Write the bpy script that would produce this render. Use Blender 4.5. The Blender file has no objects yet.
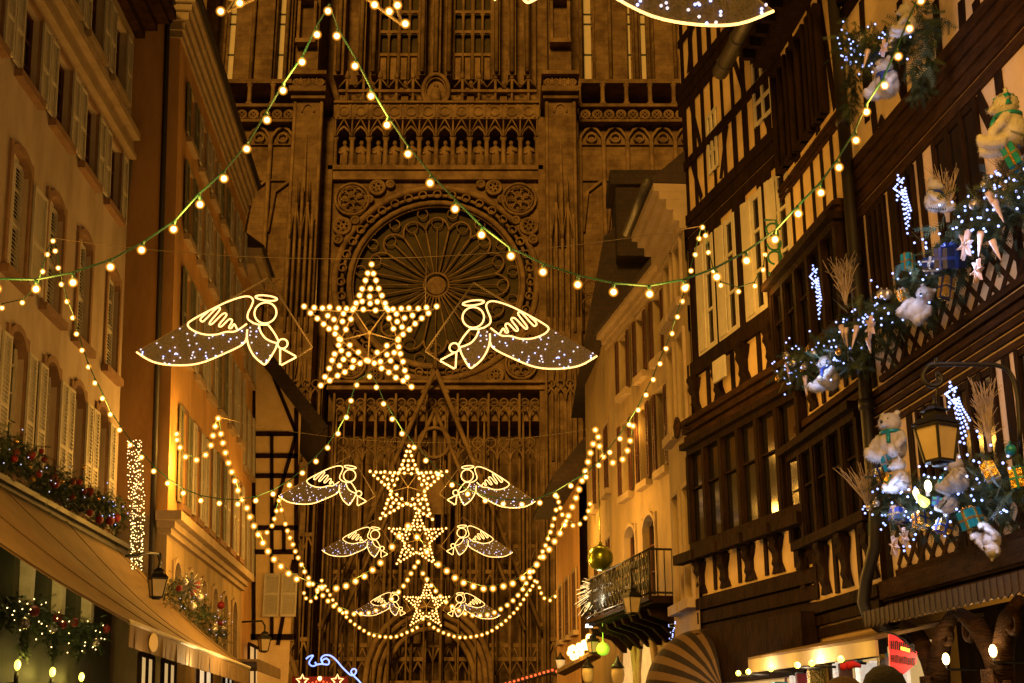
import bpy, math, random
from mathutils import Vector, Matrix
random.seed(11)
SC = bpy.context.scene
COL = SC.collection
# ------------------------------------------------------------------ camera
FPX, CX, CY, EYE = 1300.0, 512.0, 341.5, 1.5
TH = math.atan((738 - CY) / FPX)
CT, ST = math.cos(TH), math.sin(TH)
cam = bpy.data.cameras.new('camera')
cam.sensor_fit = 'HORIZONTAL'; cam.sensor_width = 36; cam.lens = FPX / 1024 * 36
cam.clip_start = 0.1; cam.clip_end = 3000
camo = bpy.data.objects.new('camera', cam); COL.objects.link(camo)
camo.location = (0, 0, EYE); camo.rotation_euler = (math.pi / 2 + TH, 0, 0)
SC.camera = camo
# ------------------------------------------------------------------ night sky, glow of the town, exposure
W = bpy.data.worlds.new('World'); SC.world = W; W.use_nodes = True
wt = W.node_tree; wt.nodes.clear()
wo = wt.nodes.new('ShaderNodeOutputWorld'); bg = wt.nodes.new('ShaderNodeBackground')
sky = wt.nodes.new('ShaderNodeTexSky'); sky.sky_type = 'NISHITA'; sky.sun_disc = False
sky.sun_elevation = math.radians(-4); sky.sun_rotation = math.radians(180)
mixc = wt.nodes.new('ShaderNodeMix'); mixc.data_type = 'RGBA'; mixc.inputs[0].default_value = 0.9
wt.links.new(sky.outputs[0], mixc.inputs[6]); mixc.inputs[7].default_value = (0.36, 0.155, 0.03, 1)
wt.links.new(mixc.outputs[2], bg.inputs[0]); bg.inputs[1].default_value = 0.075
wt.links.new(bg.outputs[0], wo.inputs[0])
sl = bpy.data.lights.new('sun', 'SUN'); sl.energy = 2.15; sl.color = (1, 0.50, 0.075); sl.angle = math.radians(12)
so = bpy.data.objects.new('sun', sl); COL.objects.link(so)
so.rotation_euler = Vector((0.13, 1.0, -0.42)).to_track_quat('-Z', 'Y').to_euler()
SC.view_settings.view_transform = 'Standard'; SC.view_settings.look = 'None'
SC.view_settings.exposure = 0.0; SC.view_settings.gamma = 1.0
SC.render.engine = 'CYCLES'
cy = SC.cycles
cy.use_denoising = True; cy.max_bounces = 5; cy.diffuse_bounces = 2; cy.glossy_bounces = 2
cy.transparent_max_bounces = 10; cy.transmission_bounces = 3; cy.sample_clamp_indirect = 2.0
cy.use_light_tree = True; cy.caustics_reflective = False; cy.caustics_refractive = False

# ------------------------------------------------------------------ geometry helpers
def ray(u, v):
    x = (u - CX) / FPX; y = -(v - CY) / FPX
    return Vector((x, CT - ST * y, ST + CT * y))
def at_depth(u, v, Y):
    d = ray(u, v)
    return Vector((0, 0, EYE)) + d * (Y / d.y)

class MB:
    """collects shapes in world coordinates; build() links them as one mesh object"""
    def __init__(s): s.v = []; s.f = []; s.m = []; s.sm = []
    def add(s, vs, fs, mi=0, smooth=False):
        o = len(s.v); s.v += [Vector(p) for p in vs]
        for f in fs:
            s.f.append([o + i for i in f]); s.m.append(mi); s.sm.append(smooth)
        return s
    def hexa(s, P, mi=0):
        return s.add(P, [(3, 2, 1, 0), (4, 5, 6, 7), (0, 1, 5, 4), (1, 2, 6, 5), (2, 3, 7, 6), (3, 0, 4, 7)], mi)
    def box(s, x0, x1, y0, y1, z0, z1, mi=0):
        return s.hexa([(x0, y0, z0), (x1, y0, z0), (x1, y1, z0), (x0, y1, z0), (x0, y0, z1), (x1, y0, z1), (x1, y1, z1), (x0, y1, z1)], mi)
    def bar(s, p0, p1, w, d, side=None, mi=0):
        p0 = Vector(p0); p1 = Vector(p1); t = (p1 - p0).normalized()
        side = Vector(side) if side else (Vector((0, 0, 1)) if abs(t.z) < 0.9 else Vector((1, 0, 0)))
        b = (side - t * side.dot(t)).normalized(); c = t.cross(b)
        o = [(-1, -1), (1, -1), (1, 1), (-1, 1)]
        return s.hexa([p0 + b * (i * w / 2) + c * (j * d / 2) for i, j in o] + [p1 + b * (i * w / 2) + c * (j * d / 2) for i, j in o], mi)
    def tube(s, pts, r, n=6, closed=False, mi=0, rs=None, smooth=True):
        pts = [Vector(p) for p in pts]; N = len(pts)
        if N < 2: return s
        vs = []; prev = None
        for i, p in enumerate(pts):
            a = pts[(i - 1) % N] if (closed or i > 0) else p
            b = pts[(i + 1) % N] if (closed or i < N - 1) else p
            t = (b - a)
            t = t.normalized() if t.length > 1e-9 else Vector((0, 0, 1))
            if prev is None:
                q = Vector((0, 0, 1)) if abs(t.z) < 0.9 else Vector((1, 0, 0))
            else: q = prev
            q = (q - t * q.dot(t))
            q = q.normalized() if q.length > 1e-6 else t.orthogonal().normalized()
            prev = q; c = t.cross(q); rr = rs[i] if rs else r
            for k in range(n):
                a_ = 2 * math.pi * k / n
                vs.append(p + q * (rr * math.cos(a_)) + c * (rr * math.sin(a_)))
        fs = []
        for i in range(N if closed else N - 1):
            j = (i + 1) % N
            for k in range(n):
                l = (k + 1) % n
                fs.append((i * n + k, i * n + l, j * n + l, j * n + k))
        if not closed:
            fs.append(tuple(range(n - 1, -1, -1))); fs.append(tuple((N - 1) * n + k for k in range(n)))
        return s.add(vs, fs, mi, smooth)
    def sphere(s, c, r, seg=8, ring=6, sc=(1, 1, 1), mi=0, M=None, smooth=True):
        c = Vector(c); vs = []
        def put(x, y, z):
            q = Vector((x * r * sc[0], y * r * sc[1], z * r * sc[2]))
            vs.append(c + (M @ q if M else q))
        put(0, 0, -1)
        for i in range(1, ring):
            p = -math.pi / 2 + math.pi * i / ring
            for k in range(seg):
                a = 2 * math.pi * k / seg
                put(math.cos(p) * math.cos(a), math.cos(p) * math.sin(a), math.sin(p))
        put(0, 0, 1)
        fs = []
        for k in range(seg):
            l = (k + 1) % seg
            fs.append((0, 1 + l, 1 + k))
            for i in range(ring - 2):
                fs.append((1 + i * seg + k, 1 + i * seg + l, 1 + (i + 1) * seg + l, 1 + (i + 1) * seg + k))
            fs.append((1 + (ring - 2) * seg + k, 1 + (ring - 2) * seg + l, len(vs) - 1))
        return s.add(vs, fs, mi, smooth)
    def lathe(s, c, prof, n=10, mi=0, smooth=True, ax=None):
        """prof: (radius, height) list, about a vertical axis at c"""
        c = Vector(c); vs = []; fs = []
        for r, h in prof:
            for k in range(n):
                a = 2 * math.pi * k / n
                vs.append(c + Vector((r * math.cos(a), r * math.sin(a), h)))
        for i in range(len(prof) - 1):
            for k in range(n):
                l = (k + 1) % n
                fs.append((i * n + k, i * n + l, (i + 1) * n + l, (i + 1) * n + k))
        fs.append(tuple(range(n - 1, -1, -1))); fs.append(tuple((len(prof) - 1) * n + k for k in range(n)))
        return s.add(vs, fs, mi, smooth)
    def prism(s, poly, vec, mi=0):
        poly = [Vector(p) for p in poly]; vec = Vector(vec); n = len(poly)
        return s.add(poly + [p + vec for p in poly], [tuple(range(n))[::-1], tuple(range(n, 2 * n))] + [(i, (i + 1) % n, n + (i + 1) % n, n + i) for i in range(n)], mi)
    def ring(s, c, r, tr, U=(1, 0, 0), V=(0, 0, 1), n=24, m=5, a0=0, a1=2 * math.pi, mi=0, sv=1.0):
        c = Vector(c); U = Vector(U); V = Vector(V)
        full = abs(a1 - a0 - 2 * math.pi) < 1e-4
        k = n if full else n + 1
        pts = [c + U * (r * math.cos(a0 + (a1 - a0) * i / n)) + V * (r * sv * math.sin(a0 + (a1 - a0) * i / n)) for i in range(k)]
        return s.tube(pts, tr, m, full, mi)
    def mesh(s, name, mats, org):
        me = bpy.data.meshes.new(name)
        me.from_pydata([tuple(p - org) for p in s.v], [], s.f)
        for m in (mats if isinstance(mats, (list, tuple)) else [mats]): me.materials.append(m)
        me.polygons.foreach_set('material_index', s.m); me.polygons.foreach_set('use_smooth', s.sm)
        me.update(); return me
    def build(s, name, mats, parent=None):
        if parent is None:
            n = len(s.v); org = Vector((sum(p.x for p in s.v) / n, sum(p.y for p in s.v) / n, min(p.z for p in s.v)))
        else: org = wloc(parent)
        o = bpy.data.objects.new(name, s.mesh(name, mats, org)); COL.objects.link(o)
        if parent is None: o.location = org
        else: o.parent = parent
        return o
def wloc(o):
    p = Vector((0, 0, 0))
    while o: p = p + o.location; o = o.parent
    return p
def tag(o, label=None, cat=None, group=None, kind=None):
    if label: o['label'] = label
    if cat: o['category'] = cat
    if group: o['group'] = group
    if kind: o['kind'] = kind
    return o
def thing(name, label, cat, loc=(0, 0, 0), group=None):
    o = bpy.data.objects.new(name, None); COL.objects.link(o); o.location = loc
    o.empty_display_size = 0.2
    return tag(o, label, cat, group)
def inst(name, me, parent, pos):
    """an object that shares a mesh, placed at world point pos under parent"""
    o = bpy.data.objects.new(name, me); COL.objects.link(o); o.parent = parent
    o.location = Vector(pos) - wloc(parent); return o
def dup(root, loc, label, group=None, rot=None, scale=None):
    def cp(o, par):
        c = o.copy(); COL.objects.link(c); c.parent = par
        for ch in o.children: cp(ch, c)
        return c
    r = cp(root, None); r.location = loc; r['label'] = label
    if group: r['group'] = group
    if rot is not None: r.rotation_euler = rot
    if scale is not None: r.scale = (scale,) * 3
    return r
def lamp(p, e, col, r=0.12, parent=None, name='glow'):
    l = bpy.data.lights.new(name, 'POINT'); l.energy = e; l.color = col; l.shadow_soft_size = r
    o = bpy.data.objects.new(name, l); COL.objects.link(o); o.location = Vector(p) - (wloc(parent) if parent else Vector())
    if parent: o.parent = parent
    return o

class F:
    """a facade: the vertical plane X = a + k*Y; s runs along it, d towards the street, h up"""
    def __init__(s, a, k, left, lean=0.0):
        s.a = a; s.k = k; s.lean = lean; q = math.hypot(1, k)
        s.t = Vector((k / q, 1 / q, 0)); s.n = Vector((1 / q, -k / q, 0)) if left else Vector((-1 / q, k / q, 0))
        s.o = Vector((a, 0, 0))
    def P(s, a, d, h): return s.o + s.t * a + s.n * (d - s.lean * (h - 5)) + Vector((0, 0, h))   # old walls lean back a little
    def px(s, u, v, d=0.0):
        r = ray(u, v); e = Vector((0, 0, EYE))
        t = (d - s.lean * (EYE - 5) - (e - s.o).dot(s.n)) / (r.dot(s.n) + s.lean * r.z); p = e + r * t
        return ((p - s.o).dot(s.t), p.z)
    def W(s, u, v, d=0.0):
        a, h = s.px(u, v, d); return s.P(a, d, h)
    def box(s, m, s0, s1, d0, d1, h0, h1, mi=0):
        return m.hexa([s.P(s0, d0, h0), s.P(s1, d0, h0), s.P(s1, d1, h0), s.P(s0, d1, h0), s.P(s0, d0, h1), s.P(s1, d0, h1), s.P(s1, d1, h1), s.P(s0, d1, h1)], mi)
    def beam(s, m, p0, p1, w, d0, d1, mi=0):
        (a0, h0), (a1, h1) = p0, p1
        l = math.hypot(a1 - a0, h1 - h0); x, y = -(h1 - h0) / l * w / 2, (a1 - a0) / l * w / 2
        q = [(a0 - x, h0 - y), (a1 - x, h1 - y), (a1 + x, h1 + y), (a0 + x, h0 + y)]
        return m.hexa([s.P(a, d0, h) for a, h in q] + [s.P(a, d1, h) for a, h in q], mi)
    def prism(s, m, poly, d0, d1, mi=0):
        return m.prism([s.P(a, d0, h) for a, h in poly], s.n * (d1 - d0), mi)
    def wall(s, m, s0, s1, h0, h1, holes, depth=0.3, mi=0, d=0.0):
        """wall face with rectangular openings and their reveals"""
        holes = [(max(a, s0), min(b, s1), max(c, h0), min(e, h1)) for a, b, c, e in holes if b > s0 and a < s1]
        xs = sorted({s0, s1, *[x for q in holes for x in q[:2]]}); hs = sorted({h0, h1, *[x for q in holes for x in q[2:]]})
        for i in range(len(xs) - 1):
            for j in range(len(hs) - 1):
                cx_, ch = (xs[i] + xs[i + 1]) / 2, (hs[j] + hs[j + 1]) / 2
                if any(a < cx_ < b and c < ch < e for a, b, c, e in holes): continue
                m.add([s.P(xs[i], d, hs[j]), s.P(xs[i + 1], d, hs[j]), s.P(xs[i + 1], d, hs[j + 1]), s.P(xs[i], d, hs[j + 1])], [(0, 1, 2, 3)], mi)
        for a, b, c, e in holes:
            for q in (((a, c), (b, c)), ((b, c), (b, e)), ((b, e), (a, e)), ((a, e), (a, c))):
                (x0, y0), (x1, y1) = q
                m.add([s.P(x0, d, y0), s.P(x1, d, y1), s.P(x1, d - depth, y1), s.P(x0, d - depth, y0)], [(0, 1, 2, 3)], mi)
        return m

# ------------------------------------------------------------------ materials
def mat(name, col, rough=0.7, col2=None, ns=3.0, bump=0.0, bs=30.0, metal=0.0, stretch=None, brick=None, emit=None, es=0.0, alpha=1.0, spec=0.4, contrast=(0.35, 0.65)):
    m = bpy.data.materials.new(name); m.use_nodes = True; t = m.node_tree; b = t.nodes['Principled BSDF']
    b.inputs['Base Color'].default_value = (*col, 1); b.inputs['Roughness'].default_value = rough
    b.inputs['Metallic'].default_value = metal; b.inputs['Specular IOR Level'].default_value = spec
    b.inputs['Alpha'].default_value = alpha
    N = t.nodes.new; Lk = t.links.new
    if col2 or bump or brick:
        tc = N('ShaderNodeTexCoord'); vec = tc.outputs['Object']
        if stretch:
            mp = N('ShaderNodeMapping'); mp.inputs['Scale'].default_value = stretch; Lk(vec, mp.inputs[0]); vec = mp.outputs[0]
        n1 = N('ShaderNodeTexNoise'); n1.inputs['Scale'].default_value = ns; n1.inputs['Detail'].default_value = 6; n1.inputs['Roughness'].default_value = 0.65
        Lk(vec, n1.inputs['Vector']); out = None
        if col2:
            r = N('ShaderNodeMapRange'); r.inputs[1].default_value = contrast[0]; r.inputs[2].default_value = contrast[1]; Lk(n1.outputs[0], r.inputs[0])
            mx = N('ShaderNodeMix'); mx.data_type = 'RGBA'; mx.inputs[6].default_value = (*col, 1); mx.inputs[7].default_value = (*col2, 1)
            Lk(r.outputs[0], mx.inputs[0]); out = mx.outputs[2]
        hgt = None
        if brick:
            sp = N('ShaderNodeSeparateXYZ'); Lk(tc.outputs['Object'], sp.inputs[0])
            ad = N('ShaderNodeMath'); ad.operation = 'ADD'; Lk(sp.outputs[0], ad.inputs[0]); Lk(sp.outputs[1], ad.inputs[1])
            cb = N('ShaderNodeCombineXYZ'); Lk(ad.outputs[0], cb.inputs[0]); Lk(sp.outputs[2], cb.inputs[1])
            bt = N('ShaderNodeTexBrick'); bt.inputs['Scale'].default_value = 1.0; bt.inputs['Brick Width'].default_value = brick[0]; bt.inputs['Row Height'].default_value = brick[1]
            bt.inputs['Mortar Size'].default_value = brick[2]; bt.inputs['Color1'].default_value = (1, 1, 1, 1); bt.inputs['Color2'].default_value = (0.78, 0.75, 0.71, 1); bt.inputs['Mortar'].default_value = (0.74, 0.71, 0.68, 1)
            bt.inputs['Bias'].default_value = -0.2
            Lk(cb.outputs[0], bt.inputs['Vector'])
            ml = N('ShaderNodeMix'); ml.data_type = 'RGBA'; ml.blend_type = 'MULTIPLY'; ml.inputs[0].default_value = 1.0
            if out: Lk(out, ml.inputs[6])
            else: ml.inputs[6].default_value = (*col, 1)
            Lk(bt.outputs[0], ml.inputs[7]); out = ml.outputs[2]
        if out: Lk(out, b.inputs['Base Color'])
        if bump:
            n2 = N('ShaderNodeTexNoise'); n2.inputs['Scale'].default_value = bs; n2.inputs['Detail'].default_value = 5; Lk(vec, n2.inputs['Vector'])
            bp = N('ShaderNodeBump'); bp.inputs['Strength'].default_value = bump; bp.inputs['Distance'].default_value = 0.03
            Lk(n2.outputs[0], bp.inputs['Height']); Lk(bp.outputs[0], b.inputs['Normal'])
    if emit:
        b.inputs['Emission Color'].default_value = (*emit, 1); b.inputs['Emission Strength'].default_value = es
    return m
def nosample(m):
    m.cycles.emission_sampling = 'NONE'; return m
M = {}
M['cream'] = mat('plaster_cream', (0.45, 0.36, 0.27), 0.9, (0.29, 0.22, 0.15), 1.1, 0.3, 18, stretch=(1, 1, .35), contrast=(.42, .72))
M['ochre'] = mat('plaster_ochre', (0.60, 0.34, 0.12), 0.9, (0.38, 0.205, 0.065), 1.0, 0.3, 18, stretch=(1, 1, .35), contrast=(.42, .72))
M['beige'] = mat('plaster_beige', (0.37, 0.265, 0.13), 0.9, (0.20, 0.15, 0.09), 1.0, 0.3, 18, stretch=(1, 1, .35), contrast=(.42, .72))
M['infill'] = mat('infill_plaster', (0.74, 0.54, 0.28), 0.92, (0.60, 0.42, 0.20), 1.6, 0.35, 14)
M['infill_pale'] = mat('infill_plaster_pale', (0.74, 0.57, 0.36), 0.92, (0.60, 0.45, 0.27), 1.6, 0.35, 14)
M['stone'] = mat('window_stone', (0.27, 0.16, 0.09), 0.9, (0.20, 0.115, 0.065), 3, 0.3, 25)
M['ledge'] = mat('ledge_stone', (0.40, 0.30, 0.19), 0.9, (0.30, 0.22, 0.13), 2, 0.3, 20)
M['shutter'] = mat('shutter_paint', (0.52, 0.48, 0.41), 0.6, (0.43, 0.39, 0.32), 4, 0.1, 40)
M['shutter_dark'] = mat('shutter_paint_green', (0.23, 0.22, 0.15), 0.6, (0.17, 0.165, 0.11), 4, 0.1, 40)
M['white'] = mat('window_paint_white', (0.62, 0.56, 0.44), 0.5, (0.52, 0.46, 0.35), 5)
M['wood'] = mat('dark_oak', (0.026, 0.0125, 0.0055), 0.8, (0.011, 0.0055, 0.0025), 2.2, 0.8, 7, stretch=(3, 3, 1.2), spec=0.05)
M['wood_mid'] = mat('brown_oak', (0.058, 0.027, 0.011), 0.8, (0.022, 0.0105, 0.0045), 2.0, 0.9, 8, stretch=(1.5, 1.5, 7), spec=0.05)
M['glass'] = mat('window_glass', (0.012, 0.010, 0.008), 0.08, spec=0.6)
M['door'] = mat('red_brown_boards', (0.085, 0.028, 0.014), 0.7, (0.05, 0.018, 0.01), 3, 0.3, 20)
M['roof'] = mat('roof_tile', (0.045, 0.026, 0.017), 0.85, (0.025, 0.016, 0.011), 2, 0.6, 6, brick=(0.25, 0.18, 0.02))
M['iron'] = mat('black_iron', (0.012, 0.011, 0.010), 0.5, metal=0.3)
M['pipe'] = mat('zinc_pipe', (0.10, 0.085, 0.065), 0.45, (0.06, 0.05, 0.04), 3, metal=0.5)
M['pipe_dark'] = mat('dark_pipe', (0.022, 0.016, 0.011), 0.5)
M['sandstone'] = mat('sandstone', (0.29, 0.185, 0.090), 0.92, (0.145, 0.085, 0.042), 0.8, 0.9, 2.2, brick=(1.3, 0.5, 0.025), contrast=(0.36, 0.62))
M['sandstone_trim'] = mat('sandstone_carved', (0.34, 0.215, 0.105), 0.92, (0.16, 0.095, 0.047), 0.8, 0.9, 3.0, contrast=(0.36, 0.62))
M['rose_glass'] = mat('leaded_glass', (0.085, 0.062, 0.026), 0.7, (0.05, 0.035, 0.015), 1.0, 0.5, 4, spec=0.15)
M['street'] = mat('cobbles', (0.09, 0.075, 0.06), 0.6, (0.05, 0.042, 0.034), 2, 0.6, 8, brick=(0.2, 0.12, 0.012))
# ------------------------------------------------------------------ ground
g = MB().add([(-900, -300, 0), (900, -300, 0), (900, 1500, 0), (-900, 1500, 0)], [(0, 1, 2, 3)])
tag(g.build('street', M['street']), kind='structure')

# ------------------------------------------------------------------ cathedral
CY0 = 105.0
cath = thing('cathedral', 'tall gothic sandstone cathedral front with rose window closing the street', 'cathedral', (-6, CY0, 0))
def cq(u, v, y=0.0):
    p = at_depth(u, v, CY0); return Vector((p.x, CY0 - y, p.z))
def cu(u, v=150): return at_depth(u, v, CY0).x
def cz(v): return at_depth(436, v, CY0).z
def cbox(m, u0, u1, v0, v1, y0, y1, vref=None, mi=0):
    """box between pixel columns u0..u1 (read at row vref) and rows v0..v1, standing y0..y1 metres before the wall"""
    r = vref if vref is not None else (v0 + v1) / 2
    return m.box(cu(u0, r), cu(u1, r), CY0 - y1, CY0 - y0, cz(max(v0, v1)), cz(min(v0, v1)), mi)
def gz(v): return 0.0 if v is None else cz(v)
ZT = cz(-45)
# the back wall and the masonry that frames the openings
m = MB()
m.box(-42, 40, CY0 + 2.6, CY0 + 8, 0, ZT)
cath_wall = m.build('wall', M['sandstone'], cath)
def colbox(m, u0, u1, z0, z1, y0, y1, vref=150):
    return m.box(cu(u0, vref), cu(u1, vref), CY0 - y1, CY0 - y0, z0, z1)
def buttress(u0, u1, w0, w1, cap=(92, 112), pan=True):
    m = MB()
    z0, z1 = cz(cap[1]), cz(cap[0])
    colbox(m, u0 - 3, u1 + 3, 0, cz(330), -2.6, 3.6)
    colbox(m, u0, u1, cz(330), z0, -2.6, 3.0)
    colbox(m, w0, w1, 0, z0 - 1.0, -2.6, 1.0)
    colbox(m, u0 - 5, u1 + 5, z0, z0 + 0.5, -2.6, 4.0)
    colbox(m, u0 - 3.5, u1 + 4, z0 - 0.45, z0 - 0.001, -2.6, 3.5)
    colbox(m, u0 - 5, u1 + 5, z1 - 0.35, z1, -2.6, 4.0)
    colbox(m, u0 - 3, u1 + 3, z0 + 0.5, z1 - 0.35, -2.6, 3.3)
    colbox(m, u0 + 2, u1 - 3, z1, ZT + 4, -2.6, 2.2, 60)
    b = m.build('buttress', M['sandstone'], cath)
    t = MB(); xa, xb = cu(u0 - 2.5), cu(u1 + 2.5); n = 4; w = (xb - xa) / n
    for i in range(n):                                          # pierced quatrefoil panel of the cap
        c = (xa + w * (i + .5), CY0 - 3.5, (z0 + .5 + z1 - .35) / 2)
        t.ring(c, w * .42, .09, n=12)
        for a in range(4): t.ring((c[0] + w * .17 * math.cos(a * 1.571 + .785), c[1], c[2] + w * .17 * math.sin(a * 1.571 + .785)), w * .16, .06, n=8, m=4)
        if i: t.tube([(xa + w * i, CY0 - 3.5, z0 + .5), (xa + w * i, CY0 - 3.5, z1 - .35)], .09, 5)
    t.build('tracery', M['sandstone_trim'], b)
    xm = (cu(u0) + cu(u1)) / 2; hw = (cu(u1) - cu(u0)) / 2
    t = MB()                                                    # slender shafts and gablets up the face
    for zz0, zz1 in ((cz(345), cz(205)), (cz(470), cz(345)), (0.0, cz(480))):
        for f in (-.8, -.42, 0, .42, .8):
            t.tube([(xm + hw * f, CY0 - 3.72, zz0), (xm + hw * f, CY0 - 3.72, zz1 - abs(f) * 3)], .13, 5)
        for f in (-.4, .4):
            zt = zz1 - 1.2
            t.tube([(xm + hw * (f - .38), CY0 - 3.75, zt - 3.4), (xm + hw * f, CY0 - 3.75, zt), (xm + hw * (f + .38), CY0 - 3.75, zt - 3.4)], .12, 5)
            t.tube([(xm + hw * f, CY0 - 3.75, zt - .1), (xm + hw * f, CY0 - 3.75, zt + 2.4)], .12, 5, rs=[.16, .03])
    for q in (-1, 1): t.tube([(xm + hw * q, CY0 - 3.02, cz(330)), (xm + hw * q, CY0 - 3.02, z0 - .5)], .16, 6)
    t.tube([(xm, CY0 - 3.1, cz(260)), (xm, CY0 - 3.1, cz(150))], .3, 6, rs=[.34, .04])
    t.ring((xm, CY0 - 3.05, cz(128)), hw * .45, .1, n=10, a0=0, a1=math.pi, sv=1.5)
    t.build('shaft', M['sandstone_trim'], b)
    # niche high up with its canopy
    t = MB(); x0, x1 = cu(u0 + 6, 40), cu(u1 - 7, 40); za, zb = cz(56), cz(18)
    t.box(x0 - .25, x0, CY0 - 3.0, CY0 - 2.2, za, zb); t.box(x1, x1 + .25, CY0 - 3.0, CY0 - 2.2, za, zb)
    t.box(x0 - .3, x1 + .3, CY0 - 3.2, CY0 - 2.2, za - .4, za); t.prism([(x0 - .3, CY0 - 3.1, zb), (x1 + .3, CY0 - 3.1, zb), ((x0 + x1) / 2, CY0 - 3.1, zb + 2.4)], (0, .9, 0))
    t.build('niche', M['sandstone_trim'], b)
    return b
buttress(299, 325, 297, 335); buttress(546, 573, 538, 578)
buttress(186, 212, 182, 218); buttress(706, 734, 700, 740)

# statues: one figure, copied along the gallery
sm = MB(); o0 = Vector((0, 0, 0))
sm.lathe(o0, [(.34, 0), (.40, .15), (.33, .9), (.36, 1.5), (.44, 1.95), (.40, 2.25), (.16, 2.42), (.13, 2.5)], 9)
sm.sphere((0, -.03, 2.72), .21, 8, 6, (1, 1, 1.25))
sm.tube([(-.42, 0, 2.2), (-.5, -.18, 1.75), (-.1, -.42, 1.6)], .12, 6); sm.tube([(.42, 0, 2.2), (.52, -.1, 1.8), (.22, -.42, 1.95)], .12, 6)
for i in range(6): sm.tube([(-.3 + .12 * i, -.32, .05), (-.26 + .1 * i, -.34, 1.5)], .05, 4)
statue_me = sm.mesh('statue', M['sandstone_trim'], Vector((0, 0, 0)))
# gallery of statues over the rose
m = MB(); g0, g1 = cz(171), cz(124)
N = 12; ua, ub = 336, 537; xa, xb = cu(ua), cu(ub); w = (xb - xa) / N
m.box(xa - .5, xb + .5, CY0 - .8, CY0 + 2.6, cz(183), g0)                    # ledge below
m.box(xa - .5, xb + .5, CY0 - 1.0, CY0 - .8, cz(174), g0 + .12)
m.box(xa - .2, xb + .2, CY0 - 1.0, CY0 + 2.6, cz(124), cz(109))               # parapet above
m.box(xa - .2, xb + .2, CY0 - 1.25, CY0 + 2.6, cz(109), cz(107))
gal = m.build('gallery', M['sandstone_trim'], cath)
t = MB()
for i in range(N + 1):
    x = xa + w * i
    t.lathe((x, CY0 - .6, g0), [(.3, 0), (.3, .35), (.2, .45), (.2, 2.55), (.3, 2.75), (.3, 2.95)], 8)
    t.tube([(x, CY0 - .9, g0 + 2.9), (x, CY0 - .9, cz(122))], .1, 5, rs=[.16, .04])
for i in range(N):
    x = xa + w * (i + .5); h = g0 + 2.85
    for q in (-1, 1):
        t.tube([(x + q * w * .44, CY0 - .8, h), (x + q * w * .34, CY0 - .8, h + .55), (x, CY0 - .8, h + 1.05)], .11, 5)
        t.tube([(x + q * w * .48, CY0 - .95, h + .3), (x, CY0 - .95, h + 1.75)], .07, 4)
    t.ring((x, CY0 - 1.02, (cz(124) + cz(109)) / 2), w * .3, .1, n=12)
    for q in (-.36, .36): t.box(x + q * w - .09, x + q * w + .09, CY0 - 1.12, CY0 - 1.0, cz(123), cz(110))
t.build('arcade', M['sandstone_trim'], gal)
for i in range(N): inst('statue', statue_me, gal, (xa + w * (i + .5) + random.uniform(-.06, .06), CY0 + .2, g0 + .02)).rotation_euler.z = random.uniform(-.4, .4)
# second gallery with the oval medallion
m = MB(); z0, z1 = cz(107), cz(74)
m.box(xa, xb, CY0 + 1.2, CY0 + 2.6, z0, z1 - 1.5)
for i in range(12):
    x = xa + w * (i + .5)
    if abs(x - cu(436)) < 1.0: continue
    m.tube([(x, CY0 + .1, z0), (x, CY0 + .1, z1 - .5)], .13, 6); m.lathe((x, CY0 + .1, z1 - .5), [(.16, 0), (.26, .3), (.05, .9)], 6)
    for q in (-1, 1): m.tube([(x, CY0 + .1, z1 - .3), (x + q * w * .5, CY0 + .1, z1 - 1.3)], .07, 4)
m.box(xa, xb, CY0 - .1, CY0 + .3, z0 + 1.45, z0 + 1.7)
gl2 = m.build('upper_gallery', M['sandstone_trim'], cath)
for i in (2, 4, 8, 10): inst('statue', statue_me, gl2, (xa + w * i, CY0 + .75, z0 + .02))
m = MB(); c = cq(436, 93, 0); c.y = CY0 - .4
m.ring(c, 1.15, .2, n=28, sv=1.45); m.ring(c + Vector((0, .1, 0)), .92, .08, n=24, sv=1.45)
m.sphere(c + Vector((0, .55, 0)), 1.1, 20, 10, (1, .25, 1.45))
m.lathe(c + Vector((0, .2, -1.1)), [(.55, 0), (.5, .7), (.38, 1.3), (.14, 1.55)], 9); m.sphere(c + Vector((0, .15, .62)), .22)
m.build('medallion', M['sandstone_trim'], gl2)
# four-light windows of the upper storey
def big_window(u0, u1):
    m = MB(); x0, x1 = cu(u0, 30), cu(u1, 30); n = 4; w = (x1 - x0) / n
    for i in range(n + 1): m.tube([(x0 + w * i, CY0 + .9, cz(75)), (x0 + w * i, CY0 + .9, ZT + 2)], .14 if i % 2 else .2, 6)
    for v in (50, 27, 7): m.box(x0, x1, CY0 + .8, CY0 + 1.05, cz(v) - .14, cz(v) + .14)
    for v in (27, 7):
        for i in range(n): m.ring((x0 + w * (i + .5), CY0 + .9, cz(v) - w * .45), w * .4, .07, n=8, a0=0, a1=math.pi)
    b = m.build('window', M['sandstone_trim'], cath)
    t = MB()
    for i in range(n): t.box(x0 + w * i + .2, x0 + w * (i + 1) - .2, CY0 + 1.0, CY0 + 1.3, cz(74), cz(51))
    t.build('panel', M['sandstone_trim'], b)
    t = MB().box(x0, x1, CY0 + 1.4, CY0 + 1.5, cz(50), ZT + 2); t.build('pane', M['rose_glass'], b)
big_window(378, 419); big_window(453, 492)
m = MB()
for a, b_ in ((335, 345), (358, 366), (372, 377), (420, 426), (432, 441), (447, 452), (493, 500), (508, 516), (524, 530)):
    colbox(m, a, b_, cz(76), ZT + 4, -2.6, 0.2, 40)
    m.tube([(cu((a + b_) / 2, 40), CY0 - .45, cz(74)), (cu((a + b_) / 2, 40), CY0 - .45, ZT)], .22, 6)
m.box(xa, xb, CY0 + 1.6, CY0 + 2.7, cz(76), ZT)
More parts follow.
